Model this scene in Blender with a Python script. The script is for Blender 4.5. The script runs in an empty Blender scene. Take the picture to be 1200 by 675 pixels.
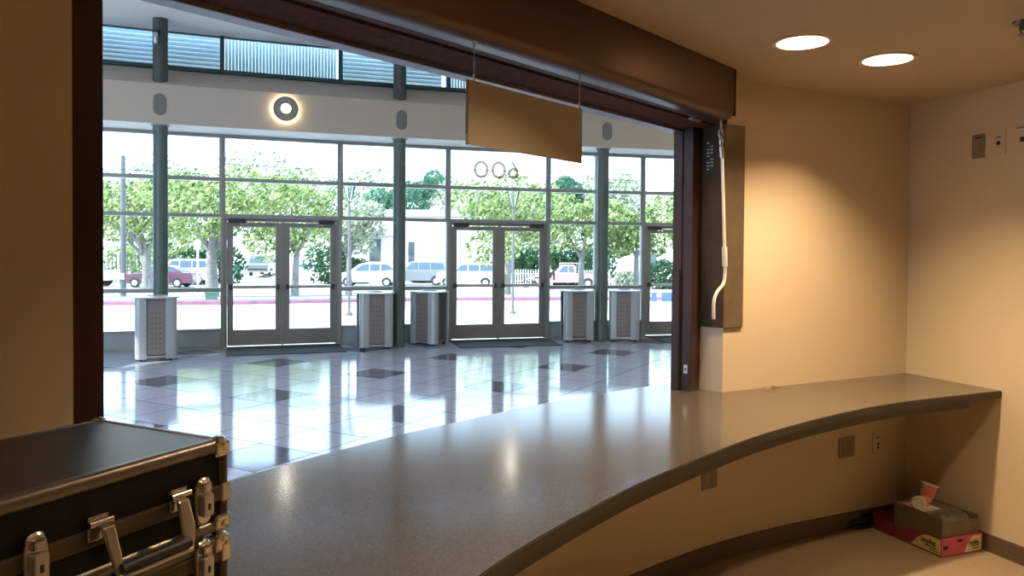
import bpy, bmesh, math, random
from mathutils import Vector, Matrix
random.seed(7)
SC = bpy.context.scene
COL = SC.collection
PI = math.pi

# ------------------------------------------------------------------ materials
def new_mat(name):
    m = bpy.data.materials.new(name); m.use_nodes = True
    nt = m.node_tree; nt.nodes.clear()
    out = nt.nodes.new('ShaderNodeOutputMaterial')
    return m, nt, out

def mat(name, col, rough=.5, metal=0., nscale=0., namt=.0, bump=0., bscale=200., spec=.5, col2=None, emit=None, estr=0., coat=0., aniso=0.):
    m, nt, out = new_mat(name)
    b = nt.nodes.new('ShaderNodeBsdfPrincipled')
    nt.links.new(b.outputs[0], out.inputs[0])
    b.inputs['Base Color'].default_value = (*col, 1)
    b.inputs['Roughness'].default_value = rough
    b.inputs['Metallic'].default_value = metal
    b.inputs['Specular IOR Level'].default_value = spec
    b.inputs['Coat Weight'].default_value = coat
    if aniso: b.inputs['Anisotropic'].default_value = aniso
    tc = nt.nodes.new('ShaderNodeTexCoord')
    if nscale:
        n = nt.nodes.new('ShaderNodeTexNoise'); n.inputs['Scale'].default_value = nscale; n.inputs['Detail'].default_value = 5
        nt.links.new(tc.outputs['Object'], n.inputs['Vector'])
        r = nt.nodes.new('ShaderNodeMapRange'); r.inputs[1].default_value = .32; r.inputs[2].default_value = .68
        nt.links.new(n.outputs['Fac'], r.inputs[0])
        mx = nt.nodes.new('ShaderNodeMix'); mx.data_type = 'RGBA'
        c2 = col2 if col2 else tuple(max(0, c * (1 - namt)) for c in col)
        mx.inputs[6].default_value = (*col, 1); mx.inputs[7].default_value = (*c2, 1)
        nt.links.new(r.outputs[0], mx.inputs[0]); nt.links.new(mx.outputs[2], b.inputs['Base Color'])
    if bump:
        n2 = nt.nodes.new('ShaderNodeTexNoise'); n2.inputs['Scale'].default_value = bscale; n2.inputs['Detail'].default_value = 3
        nt.links.new(tc.outputs['Object'], n2.inputs['Vector'])
        bp = nt.nodes.new('ShaderNodeBump'); bp.inputs['Strength'].default_value = bump; bp.inputs['Distance'].default_value = .002
        nt.links.new(n2.outputs['Fac'], bp.inputs['Height']); nt.links.new(bp.outputs[0], b.inputs['Normal'])
    if emit:
        b.inputs['Emission Color'].default_value = (*emit, 1); b.inputs['Emission Strength'].default_value = estr
    return m

def glass_mat(name, tint, refl=.06, grough=.0):
    """thin window pane: tinted transmission with a fresnel mirror on top"""
    m, nt, out = new_mat(name)
    t = nt.nodes.new('ShaderNodeBsdfTransparent'); t.inputs[0].default_value = (*tint, 1)
    g = nt.nodes.new('ShaderNodeBsdfGlossy'); g.inputs['Roughness'].default_value = grough
    fr = nt.nodes.new('ShaderNodeFresnel'); fr.inputs[0].default_value = 1.4
    mx = nt.nodes.new('ShaderNodeMixShader')
    nt.links.new(fr.outputs[0], mx.inputs[0]); nt.links.new(t.outputs[0], mx.inputs[1]); nt.links.new(g.outputs[0], mx.inputs[2])
    nt.links.new(mx.outputs[0], out.inputs[0])
    return m

def tile_mat():
    m, nt, out = new_mat('terrazzo_tile')
    N = nt.nodes.new; L = nt.links.new
    b = N('ShaderNodeBsdfPrincipled'); L(b.outputs[0], out.inputs[0])
    tc = N('ShaderNodeTexCoord')
    sub = N('ShaderNodeVectorMath'); sub.operation = 'SUBTRACT'; sub.inputs[1].default_value = (-1.289, 6.72, 0); L(tc.outputs['Object'], sub.inputs[0])
    rot = N('ShaderNodeVectorRotate'); rot.rotation_type = 'Z_AXIS'; rot.inputs['Angle'].default_value = -1.0559; L(sub.outputs[0], rot.inputs['Vector'])
    sc = N('ShaderNodeVectorMath'); sc.operation = 'SCALE'; sc.inputs['Scale'].default_value = 1/.6269; L(rot.outputs[0], sc.inputs[0])
    sp = N('ShaderNodeSeparateXYZ'); L(sc.outputs[0], sp.inputs[0])
    def mth(op, a, b2=None):
        n = N('ShaderNodeMath'); n.operation = op
        L(a, n.inputs[0]) if not isinstance(a, (int, float)) else setattr(n.inputs[0], 'default_value', a)
        if b2 is not None:
            L(b2, n.inputs[1]) if not isinstance(b2, (int, float)) else setattr(n.inputs[1], 'default_value', b2)
        return n.outputs[0]
    def line(c):
        f = mth('FRACT', c); d = mth('ABSOLUTE', mth('SUBTRACT', f, .5)); return mth('GREATER_THAN', d, .5 - .0075)
    grout = mth('MAXIMUM', line(sp.outputs[0]), line(sp.outputs[1]))
    fj = mth('FLOOR', sp.outputs[0]); fi = mth('FLOOR', sp.outputs[1])
    aj = mth('COMPARE', mth('FLOORED_MODULO', fj, 3.) if False else mth('SUBTRACT', fj, mth('MULTIPLY', mth('FLOOR', mth('DIVIDE', mth('ADD', fj, .5), 3.)), 3.)), 1.)
    ai = mth('COMPARE', mth('SUBTRACT', fi, mth('MULTIPLY', mth('FLOOR', mth('DIVIDE', mth('ADD', fi, .5), 3.)), 3.)), 0.)
    for x in (aj, ai): x.node.inputs[2].default_value = .3
    acc = mth('MULTIPLY', aj, ai)
    cb = N('ShaderNodeCombineXYZ'); L(fj, cb.inputs[0]); L(fi, cb.inputs[1])
    wn = N('ShaderNodeTexWhiteNoise'); L(cb.outputs[0], wn.inputs['Vector'])
    n1 = N('ShaderNodeTexNoise'); n1.inputs['Scale'].default_value = 60; n1.inputs['Detail'].default_value = 4; L(tc.outputs['Object'], n1.inputs['Vector'])
    r = N('ShaderNodeMapRange'); r.inputs[1].default_value = .35; r.inputs[2].default_value = .65; r.inputs[3].default_value = .82; r.inputs[4].default_value = 1.08; L(n1.outputs['Fac'], r.inputs[0])
    r2 = N('ShaderNodeMapRange'); r2.inputs[3].default_value = .93; r2.inputs[4].default_value = 1.05; L(wn.outputs['Value'], r2.inputs[0])
    k = mth('MULTIPLY', r.outputs[0], r2.outputs[0])
    mx = N('ShaderNodeMix'); mx.data_type = 'RGBA'; mx.inputs[6].default_value = (.40, .45, .58, 1); mx.inputs[7].default_value = (.12, .125, .18, 1); L(acc, mx.inputs[0])
    m2 = N('ShaderNodeVectorMath'); m2.operation = 'SCALE'; L(mx.outputs[2], m2.inputs[0]); L(k, m2.inputs['Scale'])
    m3 = N('ShaderNodeMix'); m3.data_type = 'RGBA'; L(grout, m3.inputs[0]); L(m2.outputs[0], m3.inputs[6]); m3.inputs[7].default_value = (.03, .03, .035, 1)
    L(m3.outputs[2], b.inputs['Base Color'])
    n2 = N('ShaderNodeTexNoise'); n2.inputs['Scale'].default_value = 3; L(tc.outputs['Object'], n2.inputs['Vector'])
    r3 = N('ShaderNodeMapRange'); r3.inputs[3].default_value = .06; r3.inputs[4].default_value = .11; L(n2.outputs['Fac'], r3.inputs[0])
    r4 = N('ShaderNodeMix'); r4.inputs[3].default_value = .6; L(grout, r4.inputs[0]); L(r3.outputs[0], r4.inputs[2]); L(r4.outputs[0], b.inputs['Roughness'])
    L(mth('MULTIPLY', mth('SUBTRACT', 1., grout), .5), b.inputs['Specular IOR Level'])
    return m

def leaf_mat(name, c1, c2):
    m, nt, out = new_mat(name)
    N = nt.nodes.new; L = nt.links.new
    d = N('ShaderNodeBsdfDiffuse'); t = N('ShaderNodeBsdfTranslucent'); mx = N('ShaderNodeMixShader'); mx.inputs[0].default_value = .35
    g = N('ShaderNodeNewGeometry'); c = N('ShaderNodeMix'); c.data_type = 'RGBA'
    c.inputs[6].default_value = (*c1, 1); c.inputs[7].default_value = (*c2, 1)
    L(g.outputs['Random Per Island'], c.inputs[0]); L(c.outputs[2], d.inputs[0]); L(c.outputs[2], t.inputs[0])
    L(d.outputs[0], mx.inputs[1]); L(t.outputs[0], mx.inputs[2]); L(mx.outputs[0], out.inputs[0])
    return m

M = dict(
    wall=mat('cream_wall_paint', (.66, .545, .37), .55, nscale=1.5, namt=.04, bump=.25, bscale=350),
    lobbywall=mat('lobby_plaster', (.46, .39, .305), .7, nscale=2, namt=.04, bump=.1),
    lobbyceil=mat('lobby_ceiling_paint', (.86, .85, .82), .8, nscale=2, namt=.03),
    ceil=mat('booth_ceiling_paint', (.52, .43, .31), .75, nscale=2, namt=.05, bump=.2, bscale=250),
    bronze=mat('dark_bronze_metal', (.045, .031, .030), .38, metal=.4, nscale=5, col2=(.075, .036, .028), spec=.3, bump=.06, bscale=60),
    bronze_face=mat('bronze_shutter_housing', (.078, .062, .052), .36, metal=.5, nscale=2.2, col2=(.125, .060, .050)),
    rust=mat('rust_brown_soffit', (.055, .027, .019), .8, nscale=38, col2=(.10, .045, .028), spec=.2),
    lip=mat('anodised_lip', (.24, .22, .25), .4, metal=.5, nscale=6, namt=.15),
    groove=mat('black_groove', (.01, .009, .009), .8, nscale=6, namt=.2),
    olive=mat('brushed_bronze_plate', (.26, .21, .14), .38, metal=.7, nscale=9, col2=(.20, .16, .105)),
    darkplate=mat('dark_steel_plate', (.070, .046, .030), .6, nscale=7, namt=.3, spec=.15),
    counter=mat('speckled_counter', (.118, .095, .070), .14, nscale=160, col2=(.075, .060, .043), spec=.38),
    counter_edge=mat('counter_edge_laminate', (.032, .024, .018), .5, nscale=20, namt=.1),
    vinyl=mat('beige_sheet_vinyl', (.36, .27, .18), .5, nscale=140, col2=(.27, .20, .13)),
    base=mat('brown_cove_base', (.12, .088, .062), .5, nscale=15, namt=.1),
    tile=tile_mat(),
    alu=mat('grey_green_aluminium', (.31, .325, .31), .42, metal=.35, nscale=5, namt=.08),
    alu_door=mat('warm_grey_door_aluminium', (.25, .248, .23), .42, metal=.35, nscale=4, namt=.1),
    alu_dark=mat('dark_closer_metal', (.06, .06, .065), .4, metal=.5, nscale=5, namt=.1),
    sillpanel=mat('sill_panel_grey_blue', (.30, .34, .36), .5, nscale=5, namt=.05),
    teal=mat('dark_teal_steel', (.035, .065, .07), .4, metal=.2, nscale=4, namt=.15),
    column=mat('green_grey_column_paint', (.085, .125, .115), .38, nscale=6, namt=.15, spec=.6),
    upcol=mat('charcoal_column_paint', (.06, .065, .062), .45, nscale=6, namt=.15),
    glass=glass_mat('clear_window_glass', (.93, .97, .96)),
    blueglass=glass_mat('blue_tinted_glass', (.70, .84, .92)),
    decal=glass_mat('frosted_grey_vinyl', (.42, .36, .31)),
    chrome=mat('bright_chrome', (.70, .67, .61), .2, metal=1, nscale=8, namt=.06),
    steel=mat('satin_steel', (.55, .55, .54), .33, metal=.9, nscale=8, namt=.08),
    mat_=mat('charcoal_entrance_mat', (.035, .048, .055), .9, nscale=150, namt=.4, bump=.8, bscale=300),
    binshell=mat('silver_painted_shell', (.42, .47, .49), .36, metal=.3, nscale=6, namt=.05),
    bintop=mat('pale_grey_lid', (.55, .60, .60), .3, nscale=6, namt=.05),
    binliner=mat('inner_liner_grey', (.16, .18, .18), .6, nscale=5, namt=.1),
    black=mat('black_rubber', (.012, .012, .013), .55, nscale=8, namt=.2),
    caseblk=mat('black_textured_abs', (.006, .0055, .005), .6, nscale=60, namt=.4, spec=.2, bump=.3, bscale=400),
    casetop=mat('dark_grey_case_lid', (.035, .034, .030), .33, nscale=40, namt=.2, bump=.25, bscale=500),
    casetrim=mat('satin_bronze_case_trim', (.19, .165, .15), .34, metal=.8, nscale=8, namt=.1),
    caseband=mat('olive_case_valance', (.085, .068, .042), .4, metal=.6, nscale=8, namt=.15),
    crank=mat('cream_crank_enamel', (.72, .66, .56), .35, nscale=10, namt=.06),
    signboard=mat('tan_sign_board', (.42, .36, .26), .5, nscale=2.5, namt=.05),
    signedge=mat('sign_edge', (.16, .11, .07), .6, nscale=5, namt=.1),
    plate=mat('stainless_wall_plate', (.30, .26, .17), .4, metal=.6, nscale=10, namt=.1),
    ivory=mat('ivory_wall_plate', (.62, .53, .38), .4, nscale=10, namt=.04),
    outletp=mat('almond_outlet_plate', (.28, .22, .14), .45, nscale=10, namt=.05),
    lampwhite=mat('downlight_lamp', (1, .9, .75), .5, nscale=5, namt=.01, emit=(1, .80, .55), estr=3),
    canref=mat('downlight_reflector', (.50, .43, .34), .35, metal=.3, nscale=5, namt=.03),
    cantrim=mat('downlight_trim_white', (.70, .62, .50), .5, nscale=5, namt=.03),
    sconce=mat('sconce_pewter', (.30, .28, .25), .35, metal=.5, nscale=7, namt=.1),
    sconcelamp=mat('sconce_lamp', (1, 1, 1), .5, nscale=5, namt=.01, emit=(1, .93, .80), estr=32),
    halolamp=mat('halo_tube_glow', (1, 1, 1), .5, nscale=5, namt=.01, emit=(1, .80, .52), estr=30),
    pillg=mat('oval_speaker_grille', (.20, .19, .175), .8, nscale=90, namt=.3),
    pink=mat('magenta_printed_card', (.52, .085, .15), .5, nscale=7, namt=.15),
    maroon=mat('maroon_printed_card', (.24, .035, .055), .5, nscale=7, namt=.15),
    cream=mat('cream_print', (.70, .60, .28), .5, nscale=7, namt=.05),
    card=mat('brown_cardboard', (.15, .12, .08), .8, nscale=25, namt=.12),
    ink=mat('dark_print_ink', (.03, .015, .012), .6, nscale=10, namt=.1),
    plastic=mat('grey_plastic_bag', (.17, .15, .125), .25, nscale=10, namt=.3),
    paper=mat('white_paper', (.62, .56, .48), .6, nscale=10, namt=.04),
    cupred=mat('red_pink_paper_cup', (.50, .12, .10), .5, nscale=22, col2=(.62, .30, .24)),
    lid=mat('white_cup_lid', (.70, .62, .56), .4, nscale=10, namt=.04),
    shoe=mat('black_green_rubber', (.008, .014, .012), .5, nscale=30, namt=.3),
    copper=mat('copper_wire', (.45, .22, .10), .35, metal=.8, nscale=20, namt=.1),
    # outside
    paving=mat('pale_concrete_paving', (.74, .73, .70), .85, nscale=1.2, namt=.08),
    asphalt=mat('sunlit_road', (.46, .46, .46), .9, nscale=1.5, namt=.12),
    redcurb=mat('faded_red_curb_paint', (.36, .13, .20), .7, nscale=2.5, namt=.3),
    planter=mat('grey_planter_soil', (.13, .13, .14), .9, nscale=3, namt=.3),
    bark=mat('pale_bark', (.22, .21, .20), .8, nscale=6, col2=(.12, .115, .105)),
    poleg=mat('utility_pole_wood', (.11, .11, .125), .8, nscale=9, namt=.2),
    leafA=leaf_mat('plane_tree_leaves', (.035, .09, .012), (.50, .56, .26)),
    leafB=leaf_mat('grey_green_leaves', (.12, .16, .08), (.62, .64, .50)),
    leafC=leaf_mat('dark_hedge_leaves', (.025, .06, .035), (.06, .13, .06)),
    leafD=leaf_mat('blue_green_leaves', (.06, .15, .10), (.15, .28, .18)),
    stucco=mat('white_stucco', (.75, .74, .72), .9, nscale=3, namt=.04),
    rooftile=mat('purple_grey_roof_tile', (.20, .18, .23), .8, nscale=14, namt=.3),
    darkwin=mat('dark_window_glass', (.07, .085, .095), .15, nscale=3, namt=.2),
    whitepaint=mat('white_fence_paint', (.70, .72, .70), .7, nscale=6, namt=.05),
    darkfence=mat('dark_fence_paint', (.05, .055, .06), .7, nscale=6, namt=.2),
    greenbox=mat('green_cabinet_paint', (.05, .12, .08), .5, nscale=6, namt=.1),
    tealbin=mat('teal_wheelie_plastic', (.12, .28, .27), .5, nscale=6, namt=.1),
    blueboard=mat('blue_barrier_board', (.06, .12, .32), .5, nscale=5, namt=.2),
    corr=mat('corrugated_metal', (.78, .80, .80), .5, metal=.1, nscale=3, namt=.08),
    tyre=mat('tyre_rubber', (.025, .025, .028), .8, nscale=12, namt=.2),
    hub=mat('silver_wheel_hub', (.55, .57, .60), .35, metal=.5, nscale=8, namt=.1),
    carglass=mat('car_window', (.045, .085, .13), .08, nscale=2, namt=.3, spec=.8),
    p_wine=mat('burgundy_car_paint', (.10, .022, .05), .25, nscale=3, namt=.06, coat=.6),
    p_white=mat('white_car_paint', (.72, .73, .74), .3, nscale=3, namt=.03, coat=.5),
    p_silver=mat('silver_car_paint', (.20, .21, .22), .3, metal=.3, nscale=3, namt=.04, coat=.5),
    p_red=mat('faded_red_truck_paint', (.62, .24, .22), .4, nscale=3, namt=.08, coat=.2),
    tail=mat('tail_light_red', (.35, .02, .02), .3, nscale=5, namt=.1),
    skin=mat('skin', (.45, .28, .20), .6, nscale=10, namt=.05),
    jacket=mat('black_jacket', (.015, .016, .02), .8, nscale=20, namt=.2),
    jeans=mat('pale_blue_jeans', (.35, .42, .52), .8, nscale=20, namt=.1),
)

# ------------------------------------------------------------------ mesh builder
class MB:
    def __init__(s): s.v = []; s.f = []
    def add(s, vs, fs):
        o = len(s.v); s.v += [tuple(map(float, p)) for p in vs]; s.f += [tuple(i + o for i in f) for f in fs]; return s
    def box(s, c, d, R=None):
        x, y, z = (q / 2 for q in d); vs = [Vector((a, b, e)) for a in (-x, x) for b in (-y, y) for e in (-z, z)]
        if R is not None: vs = [R @ v for v in vs]
        return s.add([Vector(c) + v for v in vs], [(0, 1, 3, 2), (4, 6, 7, 5), (0, 4, 5, 1), (2, 3, 7, 6), (0, 2, 6, 4), (1, 5, 7, 3)])
    def fbox(s, F, x0, x1, y0, y1, z0, z1):
        O, ex, ey = F
        vs = [(O[0] + ex[0] * a + ey[0] * b, O[1] + ex[1] * a + ey[1] * b, e) for a in (x0, x1) for b in (y0, y1) for e in (z0, z1)]
        return s.add(vs, [(0, 1, 3, 2), (4, 6, 7, 5), (0, 4, 5, 1), (2, 3, 7, 6), (0, 2, 6, 4), (1, 5, 7, 3)])
    def prism(s, poly, z0, z1):
        n = len(poly); vs = [(x, y, z0) for x, y in poly] + [(x, y, z1) for x, y in poly]
        return s.add(vs, [tuple(range(n))[::-1], tuple(range(n, 2 * n))] + [(i, (i + 1) % n, n + (i + 1) % n, n + i) for i in range(n)])
    def loft(s, rings, closed=True, caps=True):
        n = len(rings[0]); vs = [p for r in rings for p in r]; fs = []
        for k in range(len(rings) - 1):
            for i in range(n if closed else n - 1):
                j = (i + 1) % n; fs.append((k * n + i, k * n + j, (k + 1) * n + j, (k + 1) * n + i))
        if caps and closed: fs += [tuple(range(n))[::-1], tuple(range((len(rings) - 1) * n, len(rings) * n))]
        return s.add(vs, fs)
    def tube(s, pts, r, n=10, caps=True):
        pts = [Vector(p) for p in pts]; rings = []; up = None
        for i, p in enumerate(pts):
            t = (pts[min(i + 1, len(pts) - 1)] - pts[max(i - 1, 0)]).normalized()
            if up is None: up = Vector((0, 0, 1)) if abs(t.z) < .9 else Vector((1, 0, 0))
            a = t.cross(up).normalized(); b = a.cross(t).normalized(); up = b
            rr = r[i] if isinstance(r, (list, tuple)) else r
            rings.append([p + a * rr * math.cos(q * 2 * PI / n) + b * rr * math.sin(q * 2 * PI / n) for q in range(n)])
        return s.loft(rings, True, caps)
    def lathe(s, prof, c=(0, 0, 0), R=None, n=24, sx=1, sy=1):
        rings = []
        for r, z in prof:
            ring = []
            for q in range(n):
                v = Vector((r * sx * math.cos(q * 2 * PI / n), r * sy * math.sin(q * 2 * PI / n), z))
                if R is not None: v = R @ v
                ring.append(Vector(c) + v)
            rings.append(ring)
        return s.loft(rings, True, True)
    def ring(s, r0, r1, z0, z1, c=(0, 0, 0), R=None, n=32):
        P = [(r0, z0), (r1, z0), (r1, z1), (r0, z1)]; rings = []
        for q in range(n):
            a = q * 2 * PI / n; rg = []
            for r, z in P:
                v = Vector((r * math.cos(a), r * math.sin(a), z))
                if R is not None: v = R @ v
                rg.append(Vector(c) + v)
            rings.append(rg)
        rings.append(rings[0]); return s.loft(rings, True, False)
    def sphere(s, c, r, n=12, m=8, sc=(1, 1, 1)):
        rings = []
        for k in range(1, m):
            a = k * PI / m; rings.append([Vector(c) + Vector((math.sin(a) * math.cos(q * 2 * PI / n) * r * sc[0], math.sin(a) * math.sin(q * 2 * PI / n) * r * sc[1], -math.cos(a) * r * sc[2])) for q in range(n)])
        return s.loft(rings)
    def build(s, name, m, parent=None, smooth=False, bevel=0., seg=2, kind=None, label=None, cat=None, group=None, org=None):
        me = bpy.data.meshes.new(name)
        off = Vector(parent['_o']) if parent is not None and '_o' in parent else Vector(org) if org else Vector((0, 0, 0))
        me.from_pydata([tuple(Vector(p) - off) for p in s.v], [], s.f); me.materials.append(m)
        bm = bmesh.new(); bm.from_mesh(me); bmesh.ops.recalc_face_normals(bm, faces=bm.faces); bm.to_mesh(me); bm.free()
        if smooth:
            for p in me.polygons: p.use_smooth = True
        o = bpy.data.objects.new(name, me); COL.objects.link(o)
        if org: o.location = org
        if bevel:
            b = o.modifiers.new('bevel', 'BEVEL'); b.width = bevel; b.segments = seg; b.limit_method = 'ANGLE'; b.angle_limit = math.radians(40)
        if smooth:
            e = o.modifiers.new('es', 'EDGE_SPLIT'); e.split_angle = math.radians(42)
        if parent is not None:
            o.parent = parent
            if '_o' in parent: o['_o'] = parent['_o']
        tag(o, label, cat, group, kind)
        return o

def tag(o, label=None, cat=None, group=None, kind=None):
    if label: o['label'] = label
    if cat: o['category'] = cat
    if group: o['group'] = group
    if kind: o['kind'] = kind
    return o
def thing(name, label, cat, loc=(0, 0, 0), group=None, kind=None):
    o = bpy.data.objects.new(name, None); COL.objects.link(o); o.location = loc; o.empty_display_size = .1
    o['_o'] = tuple(map(float, loc)); return tag(o, label, cat, group, kind)
ALL_ROOTS = []
def copy_tree(o, parent=None):
    c = o.copy(); COL.objects.link(c); c.parent = parent
    for ch in [x for x in bpy.data.objects if x.parent == o]: copy_tree(ch, c)
    return c
def struct(name, mb, m, **k): return mb.build(name, m, kind='structure', **k)

def V2(x, y): return Vector((x, y))
# ------------------------------------------------------------------ key measures (metres)
CZ = .910; ZC = 2.584
PR = V2(.875, 4.149); D = V2(.652, .758); Nn = V2(.758, -.652)
CORN = V2(2.481, 4.771); WA = V2(.896, .443); WR = V2(.324, -.946)
FO = (PR, D, Nn)            # frame of the service opening: x = a (along), y = w (towards the booth)
def op(a, w, z=None):
    p = PR + D * a + Nn * w
    return (p.x, p.y) if z is None else (p.x, p.y, z)

# ------------------------------------------------------------------ facade chain
W = [V2(-10.24, 10.50), V2(-8.484, 11.335), V2(-6.696, 12.111), V2(-4.883, 12.827), V2(-3.048, 13.483), V2(-1.192, 14.078), V2(.683, 14.611), V2(2.574, 15.082), V2(4.48, 15.49), V2(6.40, 15.83), V2(8.33, 16.12)]
def bayF(k):
    a, b = W[k], W[k + 1]; ex = (b - a).normalized(); return (a, ex, V2(ex.y, -ex.x)), (b - a).length
def noff(i, o):
    """mitred offset of chain point i towards the lobby"""
    es = []
    if i > 0: es.append((W[i] - W[i - 1]).normalized())
    if i < len(W) - 1: es.append((W[i + 1] - W[i]).normalized())
    n = sum((V2(e.y, -e.x) for e in es), V2(0, 0)).normalized(); return W[i] + n * o
def sweep(sec, i0=0, i1=None):
    i1 = len(W) - 1 if i1 is None else i1; mb = MB()
    return mb.loft([[(*noff(i, o), z) for o, z in sec] for i in range(i0, i1 + 1)])

# floor of the lobby, facade soffit beam, ceiling
LB = [tuple(noff(i, -.06)) for i in range(len(W))]
back_l = op(-11.5, .3); back_r = op(8.5, .3)
struct('floor', MB().prism([(back_l[0] - 2, back_l[1] + 1)] + LB + [(9.3, 12)] + [back_r, op(.6, .3), op(-3.3, .3)], -.12, 0), M['tile'])
struct('wall_fascia', sweep([(-.12, 3.60), (-.12, 4.60), (0, 4.60), (.85, 4.19), (.85, 3.585), (.84, 3.585), (.84, 3.60)]), M['lobbywall'])
struct('ceiling_soffit', sweep([(-.06, 3.586), (-.06, 3.60), (.839, 3.60), (.839, 3.586)]), M['lobbyceil'])  # paler colour than the fascia stands in for light bounced off the ground
struct('ceiling', MB().prism([(-13.5, 4)] + [tuple(noff(i, -.15)) for i in range(len(W))] + [(9.5, 9), (7, -6), (-10, -8)], 5.225, 5.45), M['lobbyceil'])
struct('wall_left', MB().prism([(-10.3, 10.55), (-12.2, 9.6), (-12.2, -6), (-12.0, -6), (-12.0, 9.5), (-10.2, 10.4)], 0, 5.3), M['lobbywall'])
struct('wall_right', MB().prism([(8.3, 16.15), (8.3, 9.5), (8.45, 9.5), (8.45, 16.2)], 0, 5.3), M['lobbywall'])

# ------------------------------------------------------------------ curtain wall
DOORBAYS = (1, 3, 5, 7, 9)
wn = 0; dn = 0; tn = 0
MW = .03
for i in range(1, len(W) - 1):      # main mullions
    e = ((W[i] - W[i - 1]).normalized() + (W[min(i + 1, len(W) - 1)] - W[i]).normalized()).normalized()
    F = (W[i], e, V2(e.y, -e.x)); tn += 1
    mb = MB().fbox(F, -MW, MW, -.07, .06, 0, 3.6).fbox(F, -.012, .012, -.075, .07, 0, 3.6)
    struct('trim_%d' % tn, mb, M['alu'], bevel=.004)
def rails(mb, F, x0, x1, zs):
    for z0, z1 in zs: mb.fbox(F, x0, x1, -.06, .05, z0, z1)
def leaf_door(parent, F, x0, x1, hinge_left):
    lf = MB(); o0, o1 = -.022, .022
    lf.fbox(F, x0, x0 + .095, o0, o1, .03, 2.122).fbox(F, x1 - .095, x1, o0, o1, .03, 2.122)
    lf.fbox(F, x0 + .09, x1 - .09, o0, o1, .03, .298).fbox(F, x0 + .09, x1 - .09, o0, o1, 2.05, 2.122)
    L = lf.build('door_leaf', M['alu_door'], parent, bevel=.004)
    MB().fbox(F, x0 + .09, x1 - .09, -.004, .004, .298, 2.05).build('pane', M['glass'], L)
    MB().fbox(F, x0 + .05, x1 - .05, .05, .085, 1.0, 1.055).build('push_bar', M['steel'], L, bevel=.008)
    mb = MB()
    for x in (x0 + .03, x1 - .085): mb.fbox(F, x, x + .055, .02, .09, .985, 1.07)
    mb.build('bar_bracket', M['alu_dark'], L, bevel=.006)
    hx = x1 - .05 if hinge_left else x0 + .05
    q = [F[0] + F[1] * hx + F[2] * (-.07)][0]
    mb = MB(); mb.tube([(q.x + F[2].x * .05, q.y + F[2].y * .05, .88), (q.x, q.y, .90), (q.x, q.y, 1.18), (q.x + F[2].x * .05, q.y + F[2].y * .05, 1.20)], .011, 8)
    mb.build('pull_handle', M['chrome'], L, smooth=True)
    cx = (x0 + .02, x0 + .30) if hinge_left else (x1 - .30, x1 - .02)
    MB().fbox(F, cx[0], cx[1], .022, .085, 2.115, 2.185).build('door_closer', M['alu_dark'], L, bevel=.006)
    ax = (cx[1] - .10, cx[1] + .02) if hinge_left else (cx[0] - .02, cx[0] + .10)
    MB().fbox(F, ax[0], ax[1], .09, .105, 2.085, 2.10).build('closer_arm', M['chrome'], L, bevel=.003)
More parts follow.
